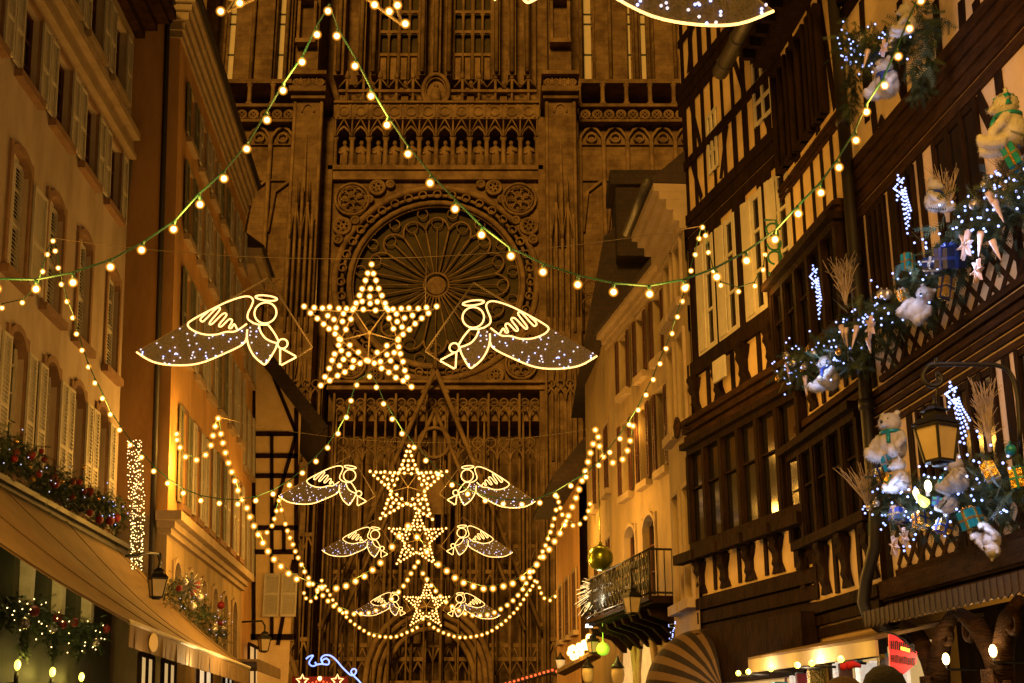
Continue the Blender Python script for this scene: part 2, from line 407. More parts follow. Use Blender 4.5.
m.build('pier', M['sandstone'], cath)
# the rose
rc = cq(436, 283); RR = 101 / FPX * 111.5
m = MB(); rx0, rx1 = cu(329, 283), cu(545, 283); zt, zb = cz(182.5), cz(384)
seg = 48
def arcwall(m, r, y0, y1):
    """square wall with a round opening of radius r"""
    q = []
    for i in range(seg):
        a = 2 * math.pi * i / seg; c_, s_ = math.cos(a), math.sin(a)
        p = (rc.x + r * c_, rc.z + r * s_)
        tx = min(((rx1 if c_ > 0 else rx0) - rc.x) / c_ if abs(c_) > 1e-6 else 1e9, ((zt if s_ > 0 else zb) - rc.z) / s_ if abs(s_) > 1e-6 else 1e9)
        q.append((p, (rc.x + max(tx, r + .02) * c_, rc.z + max(tx, r + .02) * s_)))
    vs = []
    for (p, e) in q: vs += [(p[0], CY0 - y1, p[1]), (e[0], CY0 - y1, e[1]), (p[0], CY0 - y0, p[1])]
    fs = []
    for i in range(seg):
        j = (i + 1) % seg
        fs += [(3 * i, 3 * i + 1, 3 * j + 1, 3 * j), (3 * i + 2, 3 * i, 3 * j, 3 * j + 2)]
    return m.add(vs, fs)
arcwall(m, RR * .985, -2.5, .3)
rose = m.build('rose_window', M['sandstone'], cath)
t = MB()
for r, tr, y in ((RR, .3, .3), (RR * .93, .16, .05), (RR * .86, .26, -.1), (RR * .83, .12, -.3)):
    t.ring((rc.x, CY0 - y, rc.z), r, tr, n=64, m=6)
for i in range(40):                                       # foliage band between the two mouldings
    a = 2 * math.pi * i / 40
    t.ring((rc.x + RR * .935 * math.cos(a), CY0 - .35, rc.z + RR * .935 * math.sin(a)), .34, .09, n=8, m=4)
t.build('moulding', M['sandstone_trim'], rose)
t = MB(); yt = CY0 + .5; n = 16; rp = RR * .83
t.ring((rc.x, yt, rc.z), rp * .15, .1, n=24); t.sphere((rc.x, yt + .2, rc.z), rp * .12, 14, 8, (1, .2, 1))
for i in range(n):
    a = 2 * math.pi * (i + .5) / n; D = Vector((math.cos(a), 0, math.sin(a))); Q = Vector((-math.sin(a), 0, math.cos(a))); c = Vector((rc.x, yt, rc.z))
    t.tube([c + D * rp * .15, c + D * rp * .72], .085, 5)
    a2 = 2 * math.pi * i / n; D2 = Vector((math.cos(a2), 0, math.sin(a2))); Q2 = Vector((-math.sin(a2), 0, math.cos(a2)))
    t.tube([c + D2 * rp * .15, c + D2 * rp * .74], .06, 4)
    rr = rp * .70 * math.sin(math.pi / n) * 1.02
    t.tube([c + D2 * (rp * .69 + rr * 1.25 * math.sin(q)) + Q2 * (rr * math.cos(q)) for q in [math.pi * k / 10 for k in range(11)]], .1, 5)
    t.ring(c + D2 * rp * .80, rr * .5, .055, Q2, D2, n=12, m=4)
    t.ring(c + D * rp * .93, rr * .45, .07, Q, D, n=10, m=4)
t.build('tracery', M['sandstone_trim'], rose)
t = MB(); t.add([(rc.x + RR * math.cos(2 * math.pi * i / 40), CY0 + .9, rc.z + RR * math.sin(2 * math.pi * i / 40)) for i in range(40)], [tuple(range(40))]); t.build('pane', M['rose_glass'], rose)
def wheel(u, v, r, k):
    c = cq(u, v, .65); rr = r / FPX * 112
    t.ring(c, rr, .13, n=18); t.ring(c, rr * .82, .07, n=16, m=4)
    for i in range(k):
        a = 2 * math.pi * i / k
        t.ring(c + Vector((math.cos(a), 0, math.sin(a))) * rr * .52, rr * .27, .07, n=8, m=4)
    t.ring(c, rr * .2, .07, n=8, m=4)
for q in (-1, 1):
    t = MB()
    wheel(436 + q * 83, 202, 17, 7); wheel(436 + q * 58, 190.5, 7.5, 5); wheel(436 + q * 93, 229, 8.5, 5); wheel(436 + q * 45, 187, 3.5, 3); wheel(436 + q * 66, 202, 3.5, 3); wheel(436 + q * 80, 223, 3.5, 3)
    t.build('spandrel', M['sandstone_trim'], rose); t = MB()
    wheel(436 + q * 85, 366, 15, 6); wheel(436 + q * 60, 377, 7, 4); wheel(436 + q * 94, 342, 7.5, 4); wheel(436 + q * 97, 242, 4, 3)
    t.build('spandrel', M['sandstone_trim'], rose)
# the bands and the harp-string tracery below
m = MB()
xa2, xb2 = cu(328, 400), cu(548, 400)
m.box(xa2, xb2, CY0 - .9, CY0 + 2.6, cz(393), cz(384)); m.box(xa2, xb2, CY0 - 1.3, CY0 - .9, cz(386.5), cz(384)); m.box(xa2, xb2, CY0 - 1.2, CY0 - .9, cz(393), cz(391))
m.box(xa2, xb2, CY0 + .4, CY0 + 2.6, cz(420), cz(393))
m.build('string_course', M['sandstone_trim'], cath)
def harp(u0, u1, vt, step, y, name='tracery_screen', heads=True):
    m = MB(); x0, x1 = cu(u0, vt), cu(u1, vt); n = max(2, round((x1 - x0) / step)); w = (x1 - x0) / n; zt = cz(vt)
    for i in range(n + 1):
        m.tube([(x0 + w * i, CY0 - y, 0), (x0 + w * i, CY0 - y, zt)], .15 if i % 3 == 0 else .08, 5)
        if i % 3 == 0: m.tube([(x0 + w * i, CY0 - y - .3, 0), (x0 + w * i, CY0 - y - .3, zt + 1), (x0 + w * i, CY0 - y - .3, zt + 3.2)], .12, 5, rs=[.14, .12, .02])
        if i < n and heads:
            x = x0 + w * (i + .5)
            for q in (-1, 1): m.tube([(x + q * w * .5, CY0 - y, zt - 1.1), (x + q * w * .36, CY0 - y, zt - .4), (x, CY0 - y, zt)], .09, 4)
            m.ring((x, CY0 - y, zt + w * .45), w * .4, .08, n=10, m=4)
            for k in (.3, .58):
                m.box(x - w * .4, x + w * .4, CY0 - y - .05, CY0 - y + .1, zt * k, zt * k + .3)
                for q in (-1, 1): m.tube([(x + q * w * .5, CY0 - y, zt * k - 1.1), (x, CY0 - y, zt * k - .05)], .08, 4)
    return m.build(name, M['sandstone_trim'], cath)
harp(335, 540, 408, .85, .3); harp(338, 430, 452, 1.05, 1.3); harp(446, 536, 452, 1.05, 1.3); harp(226, 292, 420, 1.1, 1.6); harp(578, 640, 420, 1.1, 1.6); harp(228, 292, 300, 1.7, 1.0); harp(580, 640, 300, 1.7, 1.0)
harp(300, 575, 500, 1.3, 3.9, heads=False); harp(299, 327, 400, .75, 3.9); harp(545, 573, 400, .75, 3.9)
# great gable over the middle portal, with the dark doorways below
m = MB(); ap = cq(437, 376, 2.2)
for (v, hw_) in ((0, 0),):
    L0 = Vector((ap.x - 8.6, ap.y, 9.5)); R0 = Vector((ap.x + 8.6, ap.y, 9.5))
    m.tube([L0, ap], .2, 6); m.tube([R0, ap], .2, 6)
    m.tube([L0 + Vector((1.3, 0, 0)), ap - Vector((0, 0, 3.4))], .16, 5); m.tube([R0 - Vector((1.3, 0, 0)), ap - Vector((0, 0, 3.4))], .16, 5)
    for k in range(9):
        f = k / 9
        for S0 in (L0, R0): m.sphere(S0.lerp(ap, f) + Vector((0, 0, .35)), .24, 6, 5)
    for k in range(-3, 4):
        zt_ = ap.z - 3.6 - abs(k) * 2.9
        m.tube([(ap.x + k * 1.25, ap.y + .2, 9.5), (ap.x + k * 1.25, ap.y + .2, zt_)], .16, 5)
    m.tube([ap, ap + Vector((0, 0, 3))], .2, 6, rs=[.25, .03])
    m.ring(ap - Vector((0, 0, 6.2)), 1.25, .16, n=16); m.box(ap.x - 1.3, ap.x + 1.3, ap.y, ap.y + .3, ap.z - 12, ap.z - 8.4)
m.build('gable', M['sandstone_trim'], cath)
m = MB()
for px, pw, ph in ((ap.x, 3.4, 9.5), (ap.x - 13.5, 2.4, 8), (ap.x + 13.2, 2.4, 8)):
    for k in range(4):
        r = pw + .45 * k
        pts = [(px - r, CY0 - 2.6 - k * .5, 0), (px - r, CY0 - 2.6 - k * .5, ph * .6)] + [(px + r * math.cos(a), CY0 - 2.6 - k * .5, ph * .6 + r * 1.15 * math.sin(a)) for a in [math.pi - math.pi * i / 12 for i in range(1, 12)]] + [(px + r, CY0 - 2.6 - k * .5, ph * .6), (px + r, CY0 - 2.6 - k * .5, 0)]
        m.tube(pts, .24, 6)
    m.box(px - pw, px - .12, CY0 - 2.2, CY0 - 1.9, 0, ph * .6); m.box(px + .12, px + pw, CY0 - 2.2, CY0 - 1.9, 0, ph * .6)
m.build('portal', M['sandstone_trim'], cath)
# side bays: galleries, blind arches, lit lancets above
def side_bay(u0, u1, lits):
    m = MB(); x0, x1 = cu(u0), cu(u1)
    m.box(x0, x1, CY0 + .6, CY0 + 2.6, 0, cz(105)); m.box(x0, x1, CY0 - .2, CY0 + 2.6, cz(84), cz(80)); m.box(x0, x1, CY0 - .5, CY0 + .6, cz(109), cz(106))
    m.box(x0, x1, CY0 + .35, CY0 + .6, cz(143), cz(142)); m.box(x0, x1, CY0 + .35, CY0 + .6, cz(179), cz(177.5)); m.box(x0, x1, CY0 - .5, CY0 + .6, cz(124), cz(121.5))
    b = m.build('bay', M['sandstone'], cath)
    t = MB(); n = max(1, round((u1 - u0) / 24)); w = (x1 - x0) / n
    for i in range(n + 1):
        x = x0 + w * i
        t.tube([(x, CY0 + .3, cz(330)), (x, CY0 + .3, cz(140))], .2, 6)
        t.lathe((x, CY0 + .1, cz(106)), [(.34, 0), (.34, .3), (.2, .5), (.2, 1.9), (.34, 2.2), (.34, 2.35)], 8)
        if i < n:
            xm = x + w / 2
            for q in (-1, 1): t.tube([(xm + q * w * .48, CY0 + .3, cz(142)), (xm + q * w * .44, CY0 + .3, cz(135)), (xm + q * w * .24, CY0 + .3, cz(128.5)), (xm, CY0 + .3, cz(125))], .14, 5)
            t.ring((xm, CY0 + .35, cz(136)), w * .2, .1, n=12)
            for f in (.25, .75):
                xx = x + w * f
                t.ring((xx, CY0 - .1, cz(115)), w * .19, .1, n=12)
                for a in range(4): t.ring((xx + w * .08 * math.cos(a * 1.571), CY0 - .1, cz(115) + w * .08 * math.sin(a * 1.571)), w * .07, .06, n=7, m=4)
            for q in (0, 1): t.tube([(x + w * (.5 * q), CY0 - .1, cz(121)), (x + w * (.5 * q + .25), CY0 - .1, cz(109)), (x + w * (.5 * q + .5), CY0 - .1, cz(121))], .08, 4)
            t.tube([(xm - w * .4, CY0 + .4, cz(230)), (xm - w * .2, CY0 + .4, cz(190)), (xm + w * .45, CY0 + .4, cz(178))], .16, 5)
    t.build('arcade', M['sandstone_trim'], b)
    t = MB(); e = sorted(lits); pu = u0
    for (a, c_) in e + [(u1, u1)]:
        if a - pu > 3:
            colbox(t, pu + 1, a - 3, cz(80), ZT + 4, -2.6, -.6, 40)
            k = (pu + a) / 2; t.tube([(cu(k - 2, 40), CY0 + .3, cz(78)), (cu(k - 2, 40), CY0 + .3, ZT)], .2, 5)
        for uu in (a - 2.2, c_ + 2.2): t.tube([(cu(uu, 40), CY0 + 1.2, cz(78)), (cu(uu, 40), CY0 + 1.2, ZT)], .14, 5)
        pu = c_ + 2
    t.build('pier', M['sandstone'], b)
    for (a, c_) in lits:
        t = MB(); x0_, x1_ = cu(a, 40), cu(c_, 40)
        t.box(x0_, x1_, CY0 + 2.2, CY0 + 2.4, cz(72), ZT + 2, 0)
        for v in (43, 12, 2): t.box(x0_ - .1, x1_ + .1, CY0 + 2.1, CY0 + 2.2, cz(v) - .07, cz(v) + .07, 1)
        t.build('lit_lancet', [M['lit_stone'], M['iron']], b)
M['lit_stone'] = nosample(mat('lit_lancet_stone', (0.35, 0.2, 0.08), 0.9, (0.25, 0.14, 0.05), 1.5, emit=(1, .5, .07), es=.30))  # stone given its own emission in place of light from within
side_bay(222, 293, [(224, 231), (275, 281)]); side_bay(580, 700, [(585.5, 592.5), (630, 632.5), (643, 648), (650.5, 652)])
# ------------------------------------------------------------------ windows
def shutter_mesh(f, m, s0, s1, d0, h0, h1, t=.045, back=True):
    """louvred leaf flat on the facade plane, hinged at depth d0"""
    w = .06; mid = (h0 + h1) / 2 - .1
    f.box(m, s0, s0 + w, d0, d0 + t, h0, h1); f.box(m, s1 - w, s1, d0, d0 + t, h0, h1)
    for a in (h0, mid - w / 2, h1 - w): f.box(m, s0 + w, s1 - w, d0, d0 + t, a, a + w)
    if back: f.box(m, s0 + w, s1 - w, d0 + .002, d0 + .008, h0 + w, h1 - w)
    for a, b in ((h0 + w, mid - w / 2), (mid + w / 2, h1 - w)):
        n = max(3, int((b - a) / .075))
        for i in range(n):
            z = a + (b - a) * i / n
            P = [f.P(s0 + w, d0 + .01, z + .055), f.P(s1 - w, d0 + .01, z + .055), f.P(s1 - w, d0 + t, z + .005), f.P(s0 + w, d0 + t, z + .005)]
            m.add(P + [p + Vector((0, 0, .012)) for p in P], [(0, 1, 2, 3), (7, 6, 5, 4), (3, 2, 6, 7)])
    return m
def window(f, house, s0, s1, h0, h1, depth=.28, arch=0.0, shutters=True, closed=False, sh_mat='shutter', frame='stone', sash='white', sill=True, fw=.13, sw=None, d=0.0):
    m = MB()
    f.box(m, s0 - fw, s0, d, d + .05, h0, h1); f.box(m, s1, s1 + fw, d, d + .05, h0, h1)
    if arch:
        sc = (s0 + s1) / 2; hw = (s1 - s0) / 2; n = 8
        A = [(sc + (hw + fw) * math.cos(math.pi * i / n), h1 - arch + (arch + fw) * math.sin(math.pi * i / n)) for i in range(n + 1)]
        B = [(sc + hw * math.cos(math.pi * i / n), h1 - arch + arch * math.sin(math.pi * i / n)) for i in range(n + 1)]
        for i in range(n): f.prism(m, [B[i], A[i], A[i + 1], B[i + 1]], d, d + .055)
        for i in range(n):                                     # spandrels fill the square head of the opening
            f.prism(m, [B[i], B[i + 1], (B[i + 1][0], h1), (B[i][0], h1)], d - depth + .04, d - .002)
    else: f.box(m, s0 - fw, s1 + fw, d, d + .055, h1, h1 + fw)
    w = m.build('window', M[frame], house)
    if sill:
        m = MB(); f.box(m, s0 - fw - .06, s1 + fw + .06, d - .1, d + .16, h0 - .16, h0); m.build('sill', M[frame], w)
    m = MB(); f.box(m, s0, s1, d - depth + .01, d - depth + .03, h0, h1); m.build('pane', M['glass'], w)
    m = MB(); b = .06; sc = (s0 + s1) / 2
    f.box(m, s0, s0 + b, d - depth + .03, d - depth + .08, h0, h1); f.box(m, s1 - b, s1, d - depth + .03, d - depth + .08, h0, h1); f.box(m, sc - b * .6, sc + b * .6, d - depth + .03, d - depth + .085, h0, h1)
    n = max(2, round((h1 - h0) / .55))
    for i in range(n + 1):
        z = h0 + (h1 - h0 - b) * i / n; q = b if i in (0, n) else b * .5
        f.box(m, s0 + b, sc - b * .6, d - depth + .03, d - depth + .075, z, z + q); f.box(m, sc + b * .6, s1 - b, d - depth + .03, d - depth + .075, z, z + q)
    m.build('sash', M[sash], w)
    if shutters:
        q = sw or (s1 - s0) / 2
        if closed:
            for a, b_ in ((s0 + .02, sc - .01), (sc + .01, s1 - .02)):
                m = shutter_mesh(f, MB(), a, b_, d - .14, h0 + .02, h1 - .02 - arch * .35, back=False); m.build('shutter', M[sh_mat], w)
        else:
            for a, b_ in ((s0 - q - .03, s0 - .03), (s1 + .03, s1 + q + .03)):
                m = shutter_mesh(f, MB(), a, b_, d + .06, h0 + .01, h1 - .01 - arch * .6); m.build('shutter', M[sh_mat], w)
    return w
def house(name, label, f, s, d=0):
    return thing(name, label, 'house', f.P(s, d, 0))
# ------------------------------------------------------------------ near left house
FL = F(-8.3, -.0272, True, .05)
h1_ = house('shuttered_house', 'cream plastered house with white louvred shutters rising above the striped awning at left', FL, 24)
S0, S1 = 8.0, 30.0
holes = []; W1 = []
for i in range(-4, 4):
    c = 22.5 + 2.04 * i
    W1.append((c - .5, c + .5, 13.5, 15.2, 0, False, 'r2')); W1.append((c - .5, c + .5, 16.7, 18.5, 0, False, 'r3'))
for s0, s1 in ((13.3, 14.2), (15.3, 16.2), (17.3, 18.25), (19.6, 20.6), (21.95, 22.95), (24.1, 25.1), (26.2, 27.15), (28.5, 29.5)): W1.append((s0, s1, 9.6, 12.05, .3, True, 'r1'))
for s0, s1 in ((14.4, 15.3), (16.35, 17.25), (18.3, 19.2), (20.4, 21.3), (22.4, 23.3), (24.45, 25.3), (26.25, 27.1), (28.1, 28.95)): W1.append((s0, s1, 5.95, 8.65, .4, False, 'r0'))
holes = [q[:4] for q in W1]
m = MB(); FL.wall(m, S0, S1, 5.7, 19.2, holes, .22)
m.add([FL.P(S1, 0, 5.7), FL.P(S1, 0, 19.2), FL.P(S1, -9, 19.2), FL.P(S1, -9, 5.7)], [(0, 1, 2, 3)]); m.add([FL.P(S0, -.6, 0), FL.P(S1, -.6, 0), FL.P(S1, -.6, 19), FL.P(S0, -.6, 19)], [(0, 1, 2, 3)])
m.build('wall', M['cream'], h1_)
for i, (s0, s1, a, b, ar, cl, row) in enumerate(W1):
    if s1 < 17: continue
    window(FL, h1_, s0, s1, a, b, arch=ar, closed=cl, depth=.2, frame='stone' if row != 'r3' else 'ledge', sash='door' if row in ('r2', 'r3') else 'white', sw=.46 if row != 'r0' else .44, sh_mat='shutter')
for s0, s1 in ((23.1, 23.85),):
    shutter_mesh(FL, MB(), s0, s1, .05, 9.65, 11.7).build('shutter', M['shutter'], h1_)
m = MB(); FL.box(m, S0, S1 + .1, 0.002, .16, 15.48, 15.6); FL.box(m, S0, S1 + .1, .002, .07, 15.6, 16.0); FL.box(m, S0, S1 + .1, .002, .24, 16.0, 16.18); m.build('cornice', M['ledge'], h1_)
m = MB(); FL.box(m, S0, S1 + .15, .002, .25, 18.95, 19.2); FL.box(m, S0, S1 + .2, -.3, .55, 19.2, 19.42); FL.box(m, S0, S1 + .2, -.3, .85, 19.42, 19.6); FL.box(m, S0, S1 + .3, -.3, 1.0, 19.6, 19.85); m.build('eave', M['wood_mid'], h1_)
m = MB(); m.hexa([FL.P(S0, 1.05, 19.86), FL.P(S1, 1.05, 19.86), FL.P(S1, -9, 19.86), FL.P(S0, -9, 19.86), FL.P(S0, 1.05, 19.95), FL.P(S1, 1.05, 19.95), FL.P(S1, -6, 27), FL.P(S0, -6, 27)]); m.build('roof', M['roof'], h1_)
m = MB(); FL.box(m, S0, S1, .002, .42, 5.62, 5.72); FL.box(m, S0, S1, .002, .3, 5.5, 5.62); m.build('ledge', M['pipe_dark'], h1_)
M['green_dark'] = mat('dark_green_boards', (0.035, 0.034, 0.016), 0.6, (0.024, 0.024, 0.012), 3, 0.2, 12)
M['pale_stone'] = mat('carved_pale_stone', (0.5, 0.42, 0.28), 0.8, (0.38, 0.31, 0.2), 5, 0.2, 30)
m = MB(); FL.wall(m, S0, S1, 0, 5.5, [(s, s + 1.15, 3.75, 5.0) for s in (20.4, 22.3, 24.2, 26.1)], .5); m.build('shopfront', M['green_dark'], h1_)
for k, s in enumerate((20.0, 21.9, 23.84, 25.72, 27.7)):
    m = MB()
    pr = [(s - .09, 3.8), (s + .09, 3.8), (s + .1, 4.3), (s + .14, 4.75), (s + .3, 5.3), (s - .3, 5.3), (s - .14, 4.75), (s - .1, 4.3)]
    FL.prism(m, pr, .003, .22); m.build('console', M['pale_stone'], h1_)
# ------------------------------------------------------------------ second left house, stepping forward
FM = F(-6.368, -.0566, True, .05)
h2 = house('ochre_house', 'tall ochre plastered house with a moulded roof cornice beside the shuttered house at left', FM, 38)
A0, A1 = 30.8, 43.2
W2 = []
cols = [32.5 + 1.95 * i for i in range(6)]
for c in cols:
    for a, b in ((7.05, 9.5), (10.9, 13.2), (14.2, 16.2), (17.0, 18.5)): W2.append((c - .4, c + .4, a, b))
m = MB(); FM.wall(m, A0, A1, 6.55, 19.3, W2, .28)
c0, c1 = FM.P(A0, 0, 5), FM.P(A0, -6, 5)
m.add([FM.P(A0, 0, 6.55), FM.P(A0, -6, 6.55), FM.P(A0, -6, 19.8), FM.P(A0, 0, 19.8)], [(0, 1, 2, 3)])
m.add([FM.P(A1, 0, 0), FM.P(A1, -6, 0), FM.P(A1, -6, 19.8), FM.P(A1, 0, 19.8)], [(0, 1, 2, 3)])
m.build('wall', M['ochre'], h2)
for i, (s0, s1, a, b) in enumerate(W2): window(FM, h2, s0, s1, a, b, sash='shutter_dark', frame='ledge' if i % 4 else 'stone', sw=.4, fw=.1, sh_mat='shutter' if (i // 4) % 3 else 'shutter_dark')
m = MB()
for d, a, b in ((.06, 19.3, 19.5), (.14, 19.5, 19.75), (.25, 19.75, 20.0), (.34, 20.0, 20.2), (.44, 20.2, 20.4)): FM.box(m, A0 - d * .8, A1, -.3, d, a, b - .002)
m.build('cornice', M['ledge'], h2)
m = MB(); FM.box(m, A0 - .4, A1, .42, .56, 20.4, 20.54); m.build('gutter', M['pipe_dark'], h2)
m = MB(); m.hexa([FM.P(A0 - .8, 0.5, 20.55), FM.P(A1, 0.5, 20.55), FM.P(A1, -6, 20.55), FM.P(A0 - .8, -6, 20.55), FM.P(A0 - .8, 0.5, 20.6), FM.P(A1, 0.5, 20.6), FM.P(A1, -6, 24.5), FM.P(A0 - .8, -6, 24.5)])
m.build('roof', M['roof'], h2)
m = MB()
for d, a, b in ((.12, 6.1, 6.24), (.22, 6.24, 6.4), (.4, 6.4, 6.62)): FM.box(m, A0 - d, A1, -.2, d, a, b - .002)
m.build('ledge', M['ledge'], h2)
m = MB(); FM.wall(m, A0, A1, 0, 6.1, [(s, s + .9, 3.5, 5.6) for s in (31.6, 33.5, 35.4, 37.3, 39.2, 41.1)], .4)
m.add([FM.P(A0, 0, 0), FM.P(A0, -6, 0), FM.P(A0, -6, 6.55), FM.P(A0, 0, 6.55)], [(0, 1, 2, 3)]); m.build('ground_storey', M['beige'], h2)
for s in (31.6, 33.5, 35.4, 37.3, 39.2, 41.1): window(FM, h2, s, s + .9, 3.5, 5.6, depth=.38, arch=.45, shutters=False, sash='door', frame='ledge')
pm = MB(); pm.tube([FM.P(A0 - .12, -.32, 0), FM.P(A0 - .12, -.32, 19.6), FM.P(A0 - .12, .1, 20.4)], .07, 8); pm.build('drainpipe', M['pipe_dark'], h2)
shf = MB(); p0 = at_depth(133, 219, 31.2); p1 = at_depth(141, 157, 31.2); yb = (c0.y + c1.y) / 2
shf.box(p0.x, p1.x, yb - .1, yb - .06, p0.z, p1.z); shf.build('blind', M['shutter_dark'], h2)
hb_ = house('lower_ochre_house', 'lower ochre house with plain eaves squeezed beyond the tall ochre house at left', FM, 46)
A2, A3 = 43.4, 46.2; ht_ = 17.6
WB = [(c - .4, c + .4, a, b) for c in (44.2, 45.5) for a, b in ((6.9, 9.1), (10.4, 12.6), (13.8, 15.8))]
m = MB(); FM.wall(m, A2, A3, 0, ht_, WB, .25, d=-.1); m.add([FM.P(A3, -.1, 0), FM.P(A3, -6, 0), FM.P(A3, -6, ht_), FM.P(A3, -.1, ht_)], [(0, 1, 2, 3)]); m.build('wall', M['ochre'], hb_)
for q in WB: window(FM, hb_, *q, depth=.22, sash='shutter_dark', frame='ledge', sw=.36, fw=.08, d=-.1)
m = MB(); FM.box(m, A2, A3 + .2, -.3, .3, ht_, ht_ + .3); FM.box(m, A2, A3 + .3, -.3, .55, ht_ + .3, ht_ + .6); m.build('cornice', M['ledge'], hb_)
m = MB(); m.hexa([FM.P(A2, .65, ht_ + .62), FM.P(A3 + .4, .65, ht_ + .62), FM.P(A3 + .4, -6, ht_ + .62), FM.P(A2, -6, ht_ + .62), FM.P(A2, .65, ht_ + .7), FM.P(A3 + .4, .65, ht_ + .7), FM.P(A3, -5, ht_ + 5), FM.P(A2, -5, ht_ + 5)]); m.build('roof', M['roof'], hb_)
# ------------------------------------------------------------------ half-timbered gable further along
h3 = thing('gabled_house', 'half-timbered gable end with crossing dark beams beyond the ochre house', 'house', (-9, 46.8, 0))
Y3 = 46.8
def q3(u, v): p = at_depth(u, v, Y3); return (p.x, p.z)
gx = [q3(266, 345), q3(300, 403), q3(312, 424)]
xl, xr = -12.0, q3(297, 500)[0]; zr = q3(300, 406)[1]; zl = zr + (xr - xl) * 1.25
m = MB(); m.prism([(xl, Y3, 0), (xr, Y3, 0), (xr, Y3, zr), (xl, Y3, zl)], (-1.2, 6, 0)); m.build('wall', M['infill'], h3)
def b3(u0, v0, u1, v1, w=.13):
    m = MB(); a = q3(u0, v0); b = q3(u1, v1); m.bar((a[0], Y3 - .03, a[1]), (b[0], Y3 - .03, b[1]), w, .08, side=(1, 0, 0) if abs(a[0] - b[0]) < abs(a[1] - b[1]) else (0, 0, 1)); m.build('beam', M['wood'], h3)
for v in (434, 456, 476, 528, 552): b3(236, v, 298, v, .17)
b3(274, 378, 296, 432); b3(296, 436, 272, 520); b3(294, 560, 278, 645); b3(296.5, 408, 296.5, 660, .15); b3(272, 434, 272, 640, .12); b3(254, 380, 254, 640, .12); b3(238, 528, 254, 434); b3(236, 637, 296, 637, .2); b3(284, 530, 284, 552)
m = MB(); k = Vector((xr + .9, Y3 - .7, zr - 1.1)); m.bar(k, (xl, Y3 - .7, zl + .1), .5, .16, side=(0, 0, 1))
m.prism([(xr + 1.1, Y3 - .65, zr - 1.3), (xl, Y3 - .65, zl), (xl, Y3 - .65, zl + .35), (xr + 1.1, Y3 - .65, zr - .9)], (-1.4, 8, 0)); m.build('roof', M['roof'], h3)
for dx in (0, .62):
    a = q3(263, 617); b = q3(272, 574); m = MB()
    x0 = a[0] + dx * 1.0; w = .56
    for q in (x0, x0 + w - .06): m.box(q, q + .06, Y3 - .16, Y3 - .11, a[1], b[1])
    for z in (a[1], (a[1] + b[1]) / 2, b[1] - .07): m.box(x0 + .06, x0 + w - .06, Y3 - .16, Y3 - .11, z, z + .07)
    n = 22
    for i in range(n):
        z = a[1] + .07 + (b[1] - a[1] - .14) * i / n; m.add([(x0 + .06, Y3 - .12, z + .06), (x0 + w - .06, Y3 - .12, z + .06), (x0 + w - .06, Y3 - .155, z), (x0 + .06, Y3 - .155, z)], [(0, 1, 2, 3)])
    m.build('shutter', M['shutter'], h3)
# ------------------------------------------------------------------ near right timbered house
FR = F(5.8, -.1007, False)
def corbel(f, m, s, d, h, w=.2, tall=.6, mi=0):
    """carved bracket: a bulging console, waisted and splayed at its foot"""
    prof = [(.0, h), (.13, h), (.14, h - .1 * tall), (.1, h - .22 * tall), (.12, h - .36 * tall), (.07, h - .5 * tall), (.06, h - .62 * tall), (.08, h - .75 * tall), (.04, h - .88 * tall), (.03, h - tall), (0, h - tall)]
    m.prism([f.P(s - w / 2, d + a, z) for a, z in prof], f.t * w, mi)
    for q in (-1, 1):
        f.prism(m, [(s + q * w * .5, h - .02), (s + q * w * .95, h - .06), (s + q * w * .75, h - .3 * tall), (s + q * w * .5, h - .45 * tall)], d, d + .05, mi)
        f.prism(m, [(s + q * w * .3, h - .7 * tall), (s + q * w * .5, h - .72 * tall), (s + q * w * 1.0, h - tall), (s + q * w * .65, h - tall)], d, d + .035, mi)
    return m
def moulded(f, m, s0, s1, h0, h1, d0=0.0, n=4, out=.28, mi=0):
    """jetty: beams stepping out one over the other"""
    for i in range(n):
        a = h0 + (h1 - h0) * i / n; b = h0 + (h1 - h0) * (i + 1) / n; o = d0 + out * (.35 + .65 * (i + 1) / n)
        f.box(m, s0, s1, d0 - .2, o, a, b - .035, mi); f.box(m, s0, s1, d0 - .2, o - .045, b - .035, b - .002, mi)
    return m
def dark_window(f, par, s0, s1, h0, h1, d=-.12, n=3, frame='wood', bars=4):
    m = MB(); w = (s1 - s0) / n
    for i in range(n + 1): f.box(m, s0 + w * i - .035, s0 + w * i + .035, d, d + .12, h0, h1)
    f.box(m, s0, s1, d, d + .11, h0, h0 + .07); f.box(m, s0, s1, d, d + .11, h1 - .07, h1)
    for i in range(n):
        for k in range(1, bars): z = h0 + (h1 - h0) * k / bars; f.box(m, s0 + w * i + .035, s0 + w * (i + 1) - .035, d + .02, d + .04, z - .008, z + .008)
    o = m.build('window', M[frame], par)
    m = MB(); f.box(m, s0, s1, .002 if d < 0 else d - .02, .008 if d < 0 else d + .012, h0, h1); m.build('pane', M['glass'], o); return o
hr1 = house('timbered_house', 'dark timbered house at right with lattice parapets and decorated flower boxes', FR, 12)
R0, R1_ = 5.5, 15.05
m = MB(); FR.wall(m, R0, R1_, 2.75, 13, [], .1); m.build('infill', M['infill_pale'], hr1)
m = MB()
FR.box(m, R0, R1_, .002, .12, 3.0, 3.2); moulded(FR, m, R0, R1_, 2.86, 3.22, .0, 3, .1); m.build('beam', M['wood_mid'], hr1)
m = MB(); moulded(FR, m, R0, R1_, 4.92, 5.44, .0, 5, .06); m.build('beam', M['wood_mid'], hr1)
m = MB(); moulded(FR, m, R0, R1_, 7.62, 8.44, .0, 5, .06); m.build('beam', M['wood_mid'], hr1)
